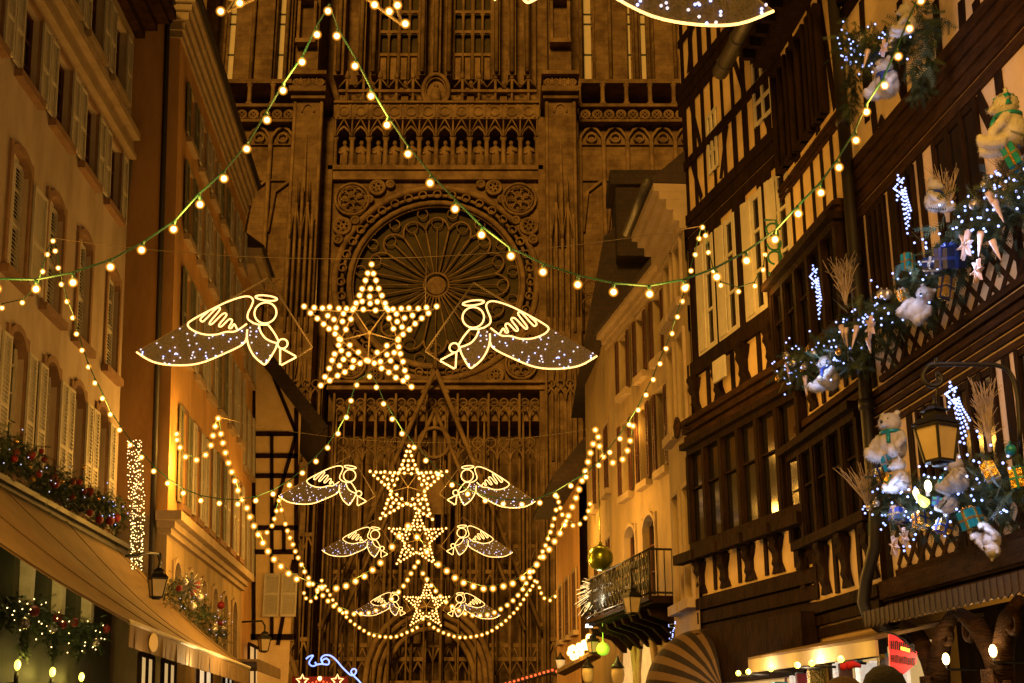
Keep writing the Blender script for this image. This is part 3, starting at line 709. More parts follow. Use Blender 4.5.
def lattice(f, s0, s1, h0, h1, step=.31, w=.062, d=.010, mt='wood_mid', par=None):
    m = MB(); H = h1 - h0; s = s0 - H
    while s < s1:
        for a, b in (((s, h0), (s + H, h1)), ((s, h1), (s + H, h0))):
            # clip to the panel
            (x0, y0), (x1, y1) = a, b
            if x0 < s0: y0 += (y1 - y0) * (s0 - x0) / (x1 - x0); x0 = s0
            if x1 > s1: y1 = y0 + (y1 - y0) * (s1 - x0) / (x1 - x0); x1 = s1
            if x1 - x0 > .08: f.beam(m, (x0, y0), (x1, y1), w, .002, d if a[1] < b[1] else d + .006)
        s += step
    f.box(m, s0, s1, .002, .06, h1, h1 + .1); f.box(m, s0, s1, .002, .05, h0 - .02, h0 + .05)
    return m.build('lattice', M[mt], par)
lattice(FR, R0, 14.7, 5.48, 6.12, par=hr1); lattice(FR, R0, 14.7, 3.24, 3.74, par=hr1)
def posts(f, par, ss, h0, h1, w=.2, d=.014, mt='wood', name='timber_frame', diag=()):
    m = MB()
    for s in ss: f.box(m, s - w / 2, s + w / 2, .003, d, h0, h1)
    for a, b, q in diag: f.beam(m, a, b, q, .004, d - .002)
    return m.build(name, M[mt], par)
posts(FR, hr1, (8.2, 9.5, 10.55, 11.75, 13.0, 14.05, 14.95), 3.22, 4.93, .15, .014)
posts(FR, hr1, (8.2, 9.5, 10.62, 11.25, 13.15, 14.0, 14.95), 5.47, 7.63, .15, .014, diag=(((11.35, 6.9), (11.7, 7.6), .16), ((10.7, 6.2), (11.15, 6.9), .18)))
for s0, s1 in ((8.4, 9.2), (10.8, 11.5), (12.0, 12.8), (13.2, 13.8)): dark_window(FR, hr1, s0, s1, 3.85, 4.9, d=-.085)
for s0, s1 in ((8.5, 9.3), (9.75, 10.35), (11.75, 12.75), (13.35, 13.85), (14.2, 14.7)): dark_window(FR, hr1, s0, s1, 6.22, 7.6, d=-.085, n=4 if s1 - s0 > 1.2 else 3)
# third storey: slanting studs traced from the picture
m = MB()
for u0, v0, u1, v1 in ((862, 0, 868, 122), (884, 30, 912, 120), (900, 0, 905, 96), (936, 0, 942, 76), (962, 0, 965, 55), (976, 0, 983, 38), (880, 120, 892, 140), (998, 0, 1003, 20), (868, 60, 878, 150)):
    a = FR.px(u0, v0); b = FR.px(u1, v1); FR.beam(m, a, b, .15, .004, .014)
for s in (8.6, 9.1, 9.6): FR.box(m, s - .09, s + .09, .004, .014, 8.5, 11.5)
FR.box(m, R0, R1_, .003, .035, 10.35, 10.55); m.build('timber_frame', M['wood'], hr1)
for s0, s1 in ((13.55, 14.35), (14.45, 14.95), (11.3, 12.2)): dark_window(FR, hr1, s0, s1, 10.6, 12.0, d=.0)
m = MB(); FR.box(m, R0, R1_, -.3, .6, 13, 13.2); m.hexa([FR.P(R0, .8, 13.2), FR.P(R1_, .8, 13.2), FR.P(R1_, -6, 13.2), FR.P(R0, -6, 13.2), FR.P(R0, .8, 13.3), FR.P(R1_, .8, 13.3), FR.P(R1_, -5, 19), FR.P(R0, -5, 19)]); m.build('roof', M['roof'], hr1)
m = MB(); pts = [FR.P(14.98, .12, 12.6), FR.P(14.98, .12, 3.95), FR.P(15.02, .14, 3.6), FR.P(15.2, .2, 3.25), FR.P(15.3, .22, 3.0), FR.P(15.28, .18, 2.8), FR.P(15.2, .05, 2.68), FR.P(15.15, -.2, 2.62)]
m.tube(pts, .075, 8)
for h in (11, 8.9, 7, 5.2, 4.2): m.tube([FR.P(14.98, .12, h), FR.P(14.98, .12, h + .12)], .095, 8)
m.build('drainpipe', M['pipe_dark'], hr1)
# ground storey: carved posts, lit windows, recessed
m = MB(); FR.wall(m, R0, 15.05, 0, 2.86, [(s, s + 1.0, .8, 2.3) for s in (8.0, 9.6, 11.2, 12.5)], .2, d=-.75); m.build('shopfront', M['wood'], hr1)
M['lit_room'] = nosample(mat('lit_room', (.5, .35, .18), 0.8, (.3, .2, .1), 4, emit=(1, .62, .22), es=.55))
for s in (8.0, 9.6, 11.2, 12.5):
    m = MB(); FR.box(m, s, s + 1.0, -.98, -.96, .8, 2.3, 0)
    for k in (0, .49, .96): FR.box(m, s + k, s + k + .04, -.94, -.9, .8, 2.3, 1)
    FR.box(m, s, s + 1, -.94, -.9, 1.9, 1.94, 1); m.build('window', [M['lit_room'], M['wood']], hr1)
for s in (9.3, 10.9, 12.3, 13.7):
    m = MB()
    m.lathe(FR.P(s, .1, 0), [(.16, 0), (.16, .7), (.11, .8), (.1, 1.6), (.13, 1.75), (.11, 1.85), (.12, 2.1)], 10)
    for q in (-1, 1):
        pts = [FR.P(s, .1, 2.0), FR.P(s + q * .1, .12, 2.25), FR.P(s + q * .3, .14, 2.5), FR.P(s + q * .62, .16, 2.66)]
        m.tube(pts, .1, 6, rs=[.12, .11, .1, .06]); m.ring(FR.P(s + q * .45, .16, 2.48), .09, .035, FR.t, (0, 0, 1), n=12)
    for q in (-.07, 0, .07): m.tube([FR.P(s + q, .22, 1.0), FR.P(s + q, .24, 2.1)], .03, 5)
    m.build('carved_post', M['wood_mid'], hr1)
m = MB()                                                       # scalloped pelmet
n = 104; sA, sB = 8.0, 14.9; w = (sB - sA) / n
for i in range(n):
    a = sA + w * i; z = 2.66 + (.012 if i % 2 else 0) + random.uniform(-.006, .006)
    FR.prism(m, [(a - .002, 2.85), (a + w + .002, 2.85), (a + w + .002, z + .022), (a + w * .5, z), (a - .002, z + .022)], .36 + (.008 if i % 2 else 0), .372 + (.008 if i % 2 else 0))
M['pelmet'] = mat('pelmet_canvas', (.06, .036, .015), .8, (.035, .021, .009), 9)
m.build('pelmet', M['pelmet'], hr1)
# ------------------------------------------------------------------ second right house with oriels and the big eave gutter
hr2 = house('oriel_house', 'timbered house with dark oriel windows and a round eave gutter between two timbered houses', FR, 16.5)
B0, B1 = 15.25, 18.0
m = MB(); FR.wall(m, B0, B1, 2.6, 11.6, [], .1); m.add([FR.P(B1, 0, 0), FR.P(B1, 0, 11.6), FR.P(B1, -5, 11.6), FR.P(B1, -5, 0)], [(0, 1, 2, 3)]); m.build('infill', M['infill'], hr2)
for h0, h1, o, mt in ((2.75, 3.22, .07, 'wood'), (5.3, 5.68, .1, 'wood_mid'), (7.75, 8.02, .24, 'wood_mid'), (9.1, 9.34, .05, 'wood_mid')):
    m = MB(); moulded(FR, m, B0, B1, h0, h1, 0, 3, o); m.build('beam', M[mt], hr2)
def oriel(f, par, s0, s1, h0, h1, out=.42, n=4, mt='wood', bars=(2.4,)):
    m = MB(); f.box(m, s0, s1, .003, out, h0, h0 + .12); f.box(m, s0 - .06, s1 + .06, .003, out + .1, h1, h1 + .1); f.box(m, s0, s1, .003, out, h1 - .1, h1 - .002)
    w = (s1 - s0) / n
    for i in range(n + 1): f.box(m, s0 + w * i - .05, s0 + w * i + .05, .003, out - .002, h0 + .12, h1 - .1)
    for i in range(n):
        f.box(m, s0 + w * i + .05, s0 + w * i + .09, out - .08, out - .02, h0 + .12, h1 - .1); f.box(m, s0 + w * (i + 1) - .09, s0 + w * (i + 1) - .05, out - .08, out - .02, h0 + .12, h1 - .1)
        for k in bars: z = h0 + (h1 - h0) * k / 4; f.box(m, s0 + w * i + .09, s0 + w * (i + 1) - .09, out - .07, out - .04, z - .012, z + .012)
    o = m.build('oriel', M[mt], par)
    m = MB(); f.box(m, s0 + .02, s1 - .02, .01, out - .09, h0 + .12, h1 - .1); m.build('pane', M['glass'], o); return o
oriel(FR, hr2, 15.3, 18.05, 3.95, 5.28, .16, 5); oriel(FR, hr2, 15.3, 18.05, 6.35, 7.74, .24, 5)
for s in (15.45, 16.3, 17.1, 17.9): corbel(FR, MB(), s, .004, 3.94, .18, .66).build('bracket', M['wood'], hr2)
m = MB()
for s in (15.85, 16.7, 17.5): FR.box(m, s - .06, s + .06, .004, .03, 3.25, 3.95)
m.build('timber_frame', M['wood'], hr2); m = MB()
for s in (15.45, 16.3, 17.1, 17.9): corbel(FR, MB(), s, .004, 6.34, .16, .6).build('bracket', M['wood'], hr2)
for s in (15.85, 16.7, 17.5): FR.box(m, s - .05, s + .05, .004, .03, 5.72, 6.34)
m.build('timber_frame', M['wood'], hr2)
posts(FR, hr2, (15.35, 15.75, 16.15, 16.55, 17.0, 17.45, 17.93), 8.05, 9.1, .1, .013)
posts(FR, hr2, (15.35, 16.2, 17.05, 17.93), 9.38, 11.6, .15, .014, diag=(((17.15, 9.4), (17.45, 11.2), .14), ((15.5, 9.4), (15.8, 11.4), .14)))
for s0, s1 in ((15.75, 16.1), (16.3, 16.95), (17.15, 17.75)): dark_window(FR, hr2, s0, s1, 9.45, 11.1, d=.0, n=2)
m = MB(); FR.box(m, B0 - .1, B1, -.2, .3, 11.35, 11.6); FR.box(m, B0 - .1, B1, -.2, .5, 11.6, 11.7)
for i in range(8): FR.box(m, B0 + .1 + i * .36, B0 + .2 + i * .36, .3, .48, 11.45, 11.599)
m.build('eave', M['wood'], hr2)
m = MB(); m.tube([FR.P(B0 - .1, .56, 11.74), FR.P(18.9, .56, 11.74)], .13, 10)
for i in range(5): m.tube([FR.P(B0 + .2 + i * .78, .56, 11.74), FR.P(B0 + .23 + i * .78, .56, 11.74)], .145, 10)
m.build('gutter', M['pipe'], hr2)
m = MB(); m.hexa([FR.P(B0 - .1, .45, 11.88), FR.P(B1 + .6, .45, 11.88), FR.P(B1 + .6, -5, 11.88), FR.P(B0 - .1, -5, 11.88), FR.P(B0 - .1, .45, 11.95), FR.P(B1 + .6, .45, 11.95), FR.P(B1 + .6, -4, 17), FR.P(B0 - .1, -4, 17)]); m.build('roof', M['roof'], hr2)
m = MB(); FR.wall(m, B0, B1, 0, 2.7, [(15.4, 17.8, .5, 2.4)], .5); FR.box(m, 15.4, 17.8, -.52, -.5, .5, 2.4); m.build('shopfront', M['wood'], hr2)
# ------------------------------------------------------------------ third right house, turned a little to the viewer
FT = F(8.44, -.2493, False)
hr3 = house('bay_window_house', 'timbered house with white casements over a long dark bay window', FT, 20)
T0, T1 = 17.3, 22.1
m = MB(); FT.wall(m, T0, T1, 2.2, 15.2, [], .1); m.add([FT.P(T1, 0, 0), FT.P(T1, 0, 15.2), FT.P(T1, -5, 15.2), FT.P(T1, -5, 0)], [(0, 1, 2, 3)]); m.build('infill', M['infill'], hr3)
m = MB(); moulded(FT, m, T0, T1 + .1, 3.05, 3.7, 0, 3, .08); m.build('beam', M['wood'], hr3)
m = MB(); moulded(FT, m, T0, T1 + .15, 6.15, 6.66, 0, 4, .22); m.build('beam', M['wood_mid'], hr3)
m = MB(); moulded(FT, m, T0, T1 + .1, 9.72, 10.36, 0, 3, .05); FT.box(m, T0, T1 + .08, .003, .07, 7.36, 7.62); FT.box(m, T0, T1, .003, .045, 11.2, 11.36); m.build('beam', M['wood'], hr3)
m = MB(); moulded(FT, m, T0, T1 + .1, 12.35, 12.95, 0, 3, .05); m.build('beam', M['wood'], hr3)
m = MB(); FT.box(m, 18.0, 21.6, .05, .3, 2.3, 3.1); FT.box(m, 21.3, 21.75, .05, .45, 2.2, 3.05); m.build('shop_fascia', M['wood'], hr3)
oriel(FT, hr3, 17.95, 22.05, 4.42, 6.1, .2, 6)
m = MB()
for i in range(5):
    s = 18.1 + i * .96; FT.box(m, s - .1, s + .72, .1, .27, 4.26, 4.42)
    corbel(FT, MB(), s + .1 * (i > 0), .004, 4.3, .2, .56).build('bracket', M['wood'], hr3)
for i in range(4): FT.box(m, 18.6 + i * .96 - .05, 18.6 + i * .96 + .05, .004, .03, 3.75, 4.4)
m.build('timber_frame', M['wood'], hr3); m = MB()
for i in range(5): corbel(FT, MB(), 17.95 + i * 1.0, .004, 7.36, .22, .62).build('bracket', M['wood'], hr3)
for i in range(4): FT.box(m, 18.4 + i * 1.0 - .06, 18.4 + i * 1.0 + .06, .004, .03, 6.72, 7.36)
m.build('timber_frame', M['wood'], hr3)
for u0, u1 in ((701, 716), (722, 739), (750, 768), (776, 797)):
    s1_ = FT.px(u0, 300)[0]; s0_ = FT.px(u1, 300)[0]; s0_ = max(s0_, 17.5); m = MB()
    for q in (0, .47, .94): w_ = (s1_ - s0_); FT.box(m, s0_ + w_ * q, s0_ + w_ * q + .075, .012, .035, 7.65, 9.6)
    FT.box(m, s0_ - .05, s0_ + .0, .012, .045, 7.65, 9.6); FT.box(m, s1_ + .03, s1_ + .09, .012, .045, 7.65, 9.6)
    for z in (7.65, 8.3, 8.95, 9.5): FT.box(m, s0_, s1_ + .03, .012, .032, z, z + (.09 if z in (7.65, 9.5) else .045))
    FT.box(m, s1_ - .26, s1_ + .02, .036, .055, 7.7, 9.55)
    o = m.build('window', M['white'], hr3); m = MB(); FT.box(m, s0_, s1_, .004, .01, 7.65, 9.6); m.build('pane', M['glass'], o)
m = MB()
for u in (697, 719, 744.5, 772): s = FT.px(u, 300)[0]; FT.box(m, s - .24, s + .24, .003, .03, 7.6, 9.75)
m.build('post', M['wood'], hr3)
m = MB()
for k_ in range(12):
    s_ = 17.35 + k_ * .42
    for h0_, h1_q in ((10.36, 11.2), (11.36, 12.35), (12.95, 14.6)):
        w_ = .15 + .05 * math.sin(k_ * 7.1 + h0_); FT.box(m, s_ - w_ / 2, s_ + w_ / 2, .004, .014, h0_, h1_q)
for a_, b_ in (((18.6, 10.4), (19.0, 11.2)), ((20.5, 10.4), (20.15, 11.2)), ((21.35, 10.4), (21.7, 11.2)), ((19.4, 11.4), (19.8, 12.35)), ((21.3, 11.4), (21.65, 12.35)), ((18.2, 13), (18.7, 14.5)), ((20.0, 13), (20.6, 14.5)), ((21.7, 13), (21.2, 14.5))): FT.beam(m, a_, b_, .12, .004, .012)
FT.box(m, T0, T1, .004, .032, 13.7, 13.84)
m.build('timber_frame', M['wood'], hr3)
for u0, u1, v0, v1 in ((711, 720, 118, 175), (757, 776, 80, 128)):
    s1_, hb = FT.px(u0, v1); s0_ = FT.px(u1, v1)[0]; ht = FT.px(u0, v0)[1]; ht = max(ht, hb + 1.1); m = MB()
    w_ = s1_ - s0_
    for q in (0, .47, .92): FT.box(m, s0_ + w_ * q, s0_ + w_ * q + .07, .012, .04, hb, ht)
    for q in range(4): z = hb + (ht - hb - .07) * q / 3; FT.box(m, s0_, s1_, .012, .036, z, z + .06)
    o = m.build('window', M['white'], hr3); m = MB(); FT.box(m, s0_, s1_, .004, .01, hb, ht); m.build('pane', M['glass'], o)
m = MB(); FT.box(m, T0, T1 + .4, -.3, .5, 15.2, 15.4); m.hexa([FT.P(T0, .6, 15.4), FT.P(T1 + .3, .6, 15.4), FT.P(T1 + .3, -5, 15.4), FT.P(T0, -5, 15.4), FT.P(T0, .6, 15.5), FT.P(T1 + .3, .6, 15.5), FT.P(T1 + .3, -4, 20), FT.P(T0, -4, 20)]); m.build('roof', M['roof'], hr3)
m = MB(); FT.wall(m, T0, T1, 0, 2.2, [(18.2, 21.2, .4, 2.1)], .6); FT.box(m, 18.2, 21.2, -.62, -.6, .4, 2.1); m.build('shopfront', M['wood'], hr3)
# ------------------------------------------------------------------ plastered houses further along on the right
FP1 = F(4.479, -.0677, False); FP2 = F(8.42, -.17, False); FP3 = F(5.55, -.0677, False)
hp1 = house('tall_plaster_house', 'narrow tall beige plaster house with a deep moulded cornice left of the bay window house', FP1, 22.5)
P0, P1 = 21.4, FP1.px(667, 420)[0]
zc0 = FP1.px(668, 240)[1]
Wp = []
for c in (22.0, 22.95):
    for a, b in ((3.7, 5.6), (6.7, 8.3), (8.9, 10.0)): Wp.append((c - .26, c + .26, a, b))
m = MB(); FP1.wall(m, P0, P1, 0, 10.3, Wp, .2); m.add([FP1.P(P1, 0, 0), FP1.P(P1, 0, 10.3), FP1.P(P1, -4, 10.3), FP1.P(P1, -4, 0)], [(0, 1, 2, 3)]); m.build('wall', M['beige'], hp1)
for q in Wp: window(FP1, hp1, *q, depth=.18, shutters=False, frame='ledge', sash='door', fw=.08)
m = MB()
for d, a, b in ((.08, 10.1, 10.25), (.18, 10.25, 10.45), (.3, 10.45, 10.65), (.42, 10.65, 10.8), (.52, 10.8, 10.95)): FP1.box(m, P0, P1 + d * .5, -.2, d, a, b - .002)
m.build('cornice', M['ledge'], hp1)
m = MB(); m.tube([FP1.P(P0, .62, 11.0), FP1.P(P1 + .3, .62, 11.0)], .09, 8); m.build('gutter', M['pipe'], hp1)
m = MB(); m.hexa([FP1.P(P0, .54, 10.96), FP1.P(P1 + .3, .54, 10.96), FP1.P(P1 + .3, -5, 10.96), FP1.P(P0, -5, 10.96), FP1.P(P0, .54, 11.05), FP1.P(P1 + .3, .54, 11.05), FP1.P(P1, -4, 15.2), FP1.P(P0, -4, 15.2)]); m.build('roof', M['roof'], hp1)
hp2 = house('pale_plaster_house', 'pale plaster house with dark tall windows above an iron balcony on the right', FP2, 33)
s_l = FP2.px(610, 450)[0]; s_r = 25.0
hc = FP2.px(610, 336)[1]
zs2 = FP2.px(626, 497)[1]; zt2 = FP2.px(626, 425)[1] - .2
W4 = []; AW = []
for u0, u1 in ((623.5, 632), (642, 650), (660, 669)):
    b0 = FP2.px(u1, 460)[0]; b1 = FP2.px(u0, 460)[0]
    W4.append((b0, b1, 7.35, 9.2)); W4.append((b0, b1, 10.0, 11.5))
for u0, u1 in ((626, 637), (645, 657)):
    b0 = FP2.px(u1, 560)[0]; b1 = FP2.px(u0, 560)[0]; z0 = FP2.px(630, 606)[1]; z1 = FP2.px(630, 527)[1]; W4.append((b0, b1, z0, z1))
m = MB(); FP2.wall(m, s_r, s_l, 0, hc, W4, .22); m.add([FP2.P(s_l, 0, 0), FP2.P(s_l, 0, hc), FP2.P(s_l, -5, hc), FP2.P(s_l, -5, 0)], [(0, 1, 2, 3)]); m.build('wall', M['beige'], hp2)
for i, q in enumerate(W4): window(FP2, hp2, *q, depth=.2, arch=.35 if i > 5 else 0, shutters=i < 6, sh_mat='door', sw=.22, frame='ledge', sash='door', fw=.08)
m = MB()
for d, a, b in ((.08, hc - .3, hc - .15), (.16, hc - .15, hc), (.28, hc, hc + .15)): FP2.box(m, s_r, s_l + d * .5, -.2, d, a, b - .002)
m.build('cornice', M['ledge'], hp2)
m = MB(); m.hexa([FP2.P(s_r, .35, hc + .16), FP2.P(s_l + .3, .35, hc + .16), FP2.P(s_l + .3, -5, hc + .16), FP2.P(s_r, -5, hc + .16), FP2.P(s_r, .35, hc + .25), FP2.P(s_l + .3, .35, hc + .25), FP2.P(s_l, -3.2, hc + 3.4), FP2.P(s_r, -3.2, hc + 3.4)]); m.build('roof', M['roof'], hp2)
# gothic arched shop windows of the ground storey under the balcony
for u0, u1 in ((622, 637), (641, 657)):
    m = MB(); b0 = FP2.px(u1, 650)[0]; b1 = FP2.px(u0, 650)[0]; zt = FP2.px(640, 630)[1]; sc = (b0 + b1) / 2; hw = (b1 - b0) / 2
    for rr in (1.0, 1.22):
        m.tube([FP2.P(sc - hw * rr, .05, 0), FP2.P(sc - hw * rr, .05, zt - 1.0), FP2.P(sc - hw * rr * .7, .05, zt - .4), FP2.P(sc, .05, zt + (rr - 1) * 1.2), FP2.P(sc + hw * rr * .7, .05, zt - .4), FP2.P(sc + hw * rr, .05, zt - 1.0), FP2.P(sc + hw * rr, .05, 0)], .07, 6)
    w_ = m.build('window', M['ledge'], hp2)
    m = MB(); FP2.prism(m, [(sc - hw, 0), (sc + hw, 0), (sc + hw, zt - 1.0), (sc + hw * .7, zt - .4), (sc, zt), (sc - hw * .7, zt - .4), (sc - hw, zt - 1.0)], .003, .03); m.build('pane', M['lit_room'], w_)
# balcony
m = MB(); z = FP2.px(600, 640)[1] ; ba, bb = 27.6, 33.6; bz = 4.3
FP2.box(m, ba, bb, .005, 1.0, bz - .1, bz); FP2.box(m, ba, bb, .005, .92, bz - .15, bz - .1)
bal = m.build('balcony', M['wood'], hp2)
for i in range(8): s = ba + .4 + (bb - ba - .8) * i / 7; MB().prism([FP2.P(s, .005, bz - .23), FP2.P(s, .9, bz - .23), FP2.P(s, .85, bz - .36), FP2.P(s, .4, bz - .5), FP2.P(s, .1, bz - .8), FP2.P(s, .005, bz - .8)], FP2.t * .16).build('bracket', M['wood'], bal)
m = MB()
for h in (bz + .06, bz + .95): m.tube([FP2.P(ba, .02, h), FP2.P(ba, .97, h), FP2.P(bb, .97, h), FP2.P(bb, .02, h)], .025, 5)
n = 40
for i in range(n + 1):
    s = ba + (bb - ba) * i / n; m.tube([FP2.P(s, .97, bz), FP2.P(s, .97, bz + .95)], .012 if i % 5 else .022, 4)
    if i < n and i % 2 == 0:
        for h in (bz + .25, bz + .5, bz + .75): m.ring(FP2.P(s + (bb - ba) / n, .97, h), .1, .014, FP2.t, (0, 0, 1), n=10, m=4)
for i in range(1, 6):
    for s in (ba, bb): m.tube([FP2.P(s, .97 * i / 6, bz), FP2.P(s, .97 * i / 6, bz + .95)], .012, 4)
m.build('railing', M['iron'], bal)
# dark tall house and low end house beyond
hp3 = house('dark_roofed_house', 'tall dark house with steep roof and broad chimney before the cathedral', FP3, 42)
sA = s_l + .1; sB = FP3.px(586, 450)[0]; q = lambda u, v: FP3.px(u, v)
hd = q(600, 350)[1]
m = MB(); FP3.wall(m, sA, sB, 0, hd, [], .1); m.add([FP3.P(sB, 0, 0), FP3.P(sB, 0, hd), FP3.P(sB, -7, hd), FP3.P(sB, -7, 0)], [(0, 1, 2, 3)]); m.add([FP3.P(sA, 0, 0), FP3.P(sA, 0, hd), FP3.P(sA, -7, hd), FP3.P(sA, -7, 0)], [(0, 1, 2, 3)]); m.build('wall', M['beige'], hp3)
for i in range(3):
    for h in (5.2, 8.6): s = sA + .9 + i * (sB - sA - 1.2) / 3; window(FP3, hp3, s, s + .9, h, h + 2.0, depth=.02, shutters=False, frame='ledge', sash='door', d=.03)
def up(u, v, Y): return at_depth(u, v, Y)
Yr = 40.0
m = MB(); e0 = up(583, 352, Yr); e1 = up(604, 236, Yr); tp = up(640, 205, Yr)
poly = [(e0.x, Yr, e0.z), (up(588, 320, Yr).x, Yr, up(588, 320, Yr).z), (e1.x, Yr, e1.z), (tp.x, Yr, tp.z), (tp.x + 4, Yr, tp.z), (tp.x + 4, Yr, e0.z)]
m.prism(poly, (0, 9, 0)); rf = m.build('roof', M['roof'], hp3)
m = MB(); c0_ = up(615, 228, Yr); c1_ = up(658, 193, Yr)
m.box(c0_.x, c1_.x, Yr - .6, Yr + 1.2, c0_.z - 1.2, c1_.z); m.box(c0_.x - .18, c1_.x + .18, Yr - .75, Yr + 1.35, c1_.z, c1_.z + .5); m.build('chimney', M['roof'], rf)
FP4 = F(5.3, -.0677, False)
hp4 = house('low_end_house', 'low dark end house with sloping eaves at the right edge of the cathedral square', FP4, 50)
s0_, s1_ = FP3.px(586, 450)[0] + .2, FP4.px(556, 560)[0]
he = 10.0
m = MB(); FP4.wall(m, s0_, s1_, 0, he, [], .1); m.add([FP4.P(s1_, 0, 0), FP4.P(s1_, 0, he), FP4.P(s1_, -6, he), FP4.P(s1_, -6, 0)], [(0, 1, 2, 3)]); m.build('wall', M['ochre'], hp4)
for i in range(3):
    s = s0_ + .8 + i * (s1_ - s0_ - 1) / 3; window(FP4, hp4, s, s + .9, 5, 7, depth=.02, shutters=False, frame='ledge', sash='door', d=.03)
m = MB(); m.hexa([FP4.P(s0_, .9, he), FP4.P(s1_ + .5, .9, he), FP4.P(s1_ + .5, -6, he), FP4.P(s0_, -6, he), FP4.P(s0_, .9, he + .15), FP4.P(s1_ + .5, .9, he + .15), FP4.P(s1_, -3, he + 5), FP4.P(s0_, -3, he + 5)]); m.build('roof', M['roof'], hp4)
# ------------------------------------------------------------------ Christmas lights over the street
WARM = (1.0, 0.47, 0.065)
M['bulb_core'] = nosample(mat('bulb_core', (1, .9, .7), 0.5, emit=(1, .68, .22), es=8))
M['bulb_halo'] = nosample(mat('bulb_halo', (.3, .12, .02), 0.3, emit=(1, .36, .03), es=2.2, alpha=0.34))
def fade_halo():
    # glow around the bulb, imitated by an added emissive shell fading to its rim
    m = M['bulb_halo']; t = m.node_tree; b = t.nodes['Principled BSDF']; lw = t.nodes.new('ShaderNodeLayerWeight'); lw.inputs[0].default_value = 0.5
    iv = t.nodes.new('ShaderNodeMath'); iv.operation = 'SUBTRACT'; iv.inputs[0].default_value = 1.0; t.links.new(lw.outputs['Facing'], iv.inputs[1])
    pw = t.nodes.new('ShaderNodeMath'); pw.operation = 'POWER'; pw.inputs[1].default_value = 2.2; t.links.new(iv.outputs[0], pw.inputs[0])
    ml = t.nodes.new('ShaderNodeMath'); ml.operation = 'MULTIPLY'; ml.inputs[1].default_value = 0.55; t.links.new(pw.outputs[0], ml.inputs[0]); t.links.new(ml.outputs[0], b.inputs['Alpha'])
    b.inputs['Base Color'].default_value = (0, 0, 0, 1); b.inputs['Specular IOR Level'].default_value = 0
fade_halo()
M['cable'] = mat('green_cable', (0.003, 0.038, 0.022), 0.5)
M['rope'] = nosample(mat('rope_light', (1, .85, .6), 0.5, emit=(1, .60, .22), es=1.9))
M['led_blue'] = nosample(mat('led_blue', (.7, .8, 1), 0.4, emit=(.24, .38, 1), es=2.4))
M['led_dim'] = nosample(mat('led_dim', (.7, .8, 1), 0.4, emit=(.50, .55, .85), es=1.0))
M['led_warm'] = nosample(mat('led_warm', (1, .8, .5), 0.4, emit=(1, .68, .26), es=6))
M['net'] = mat('angel_net', (0.20, 0.165, 0.135), 0.9, (0.10, 0.085, 0.07), 45, alpha=0.72)
M['rod'] = mat('star_frame', (0.13, 0.095, 0.05), 0.5)
M['wire'] = mat('steel_wire', (0.14, 0.10, 0.055), 0.5)
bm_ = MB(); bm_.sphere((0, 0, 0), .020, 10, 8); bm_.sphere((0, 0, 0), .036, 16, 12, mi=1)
bulb_me = bm_.mesh('bulb', [M['bulb_core'], M['bulb_halo']], Vector((0, 0, 0)))
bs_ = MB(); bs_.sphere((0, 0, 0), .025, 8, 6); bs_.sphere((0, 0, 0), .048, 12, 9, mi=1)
far_bulb_me = bs_.mesh('bulb', [M['bulb_core'], M['bulb_halo']], Vector((0, 0, 0)))
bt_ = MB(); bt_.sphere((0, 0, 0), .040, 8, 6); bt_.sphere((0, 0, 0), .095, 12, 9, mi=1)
tiny_bulb_me = bt_.mesh('bulb', [M['bulb_core'], M['bulb_halo']], Vector((0, 0, 0)))  # far bulbs oversized, core and shell, to stand in for their bloom
def led_mesh(r, m):
    b = MB(); b.sphere((0, 0, 0), r, 6, 4); return b.mesh('led', M[m], Vector((0, 0, 0)))
led_blue = led_mesh(.0125, 'led_blue'); led_dim = led_mesh(.013, 'led_dim'); led_warm = led_mesh(.011, 'led_warm')

YS = [8.3, 17.9, 31.0, 42.0, 54.5]
def swag(Y, pts, label, every, power, me, drop=.065, cr=.008, ends=1.0):
    """a cable of lamps: each lamp hangs on a short holder under the cable"""
    W_ = [at_depth(u, v, Y) for u, v in pts]
    root = thing('light_string', label, 'light string', W_[len(W_) // 2], 'light strings hung across the street')
    up = [p + Vector((random.uniform(-.01, .01), random.uniform(-.03, .03), drop)) for p in W_]
    m = MB(); m.tube(up, cr, 5)
    for p, q in zip(W_, up): m.tube([q, p + Vector((0, 0, .03))], .012, 6)
    m.build('cable', M['cable'], root)
    for i, p in enumerate(W_):
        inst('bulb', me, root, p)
        if every and i % every == every // 2: lamp(p + Vector((0, -.05, -.12)), power * (ends if i > len(W_) - 18 else (ends + 1) / 2 if i < 10 else 1), WARM, .15, root)
    return root
s1 = [(-250, 235), (-205, 262), (-160, 281), (-118, 293), (-78, 297), (-40, 295), (-3, 289), (36, 289), (73, 282.5), (110.4, 267), (141.6, 250), (173.5, 229.3), (200, 204.4), (224, 178.6), (246.7, 149), (267, 120), (283, 90.5), (302, 62), (317, 34.6), (328, 11), (336.8, 36), (355, 66), (371, 96), (387, 125), (408, 154), (430, 183), (455, 209), (481.5, 234.8), (511, 256), (543, 272), (577.8, 284.7), (613.5, 292), (649.6, 294), (685, 288), (716.8, 277), (746.6, 260.8), (775, 239.6), (798.3, 213.8), (821, 192.8), (839, 167.5), (856, 140.4), (866.5, 112), (884.7, 85.5), (898.3, 56.5), (909.6, 28.6), (921, .8), (934, -30), (948, -64)]
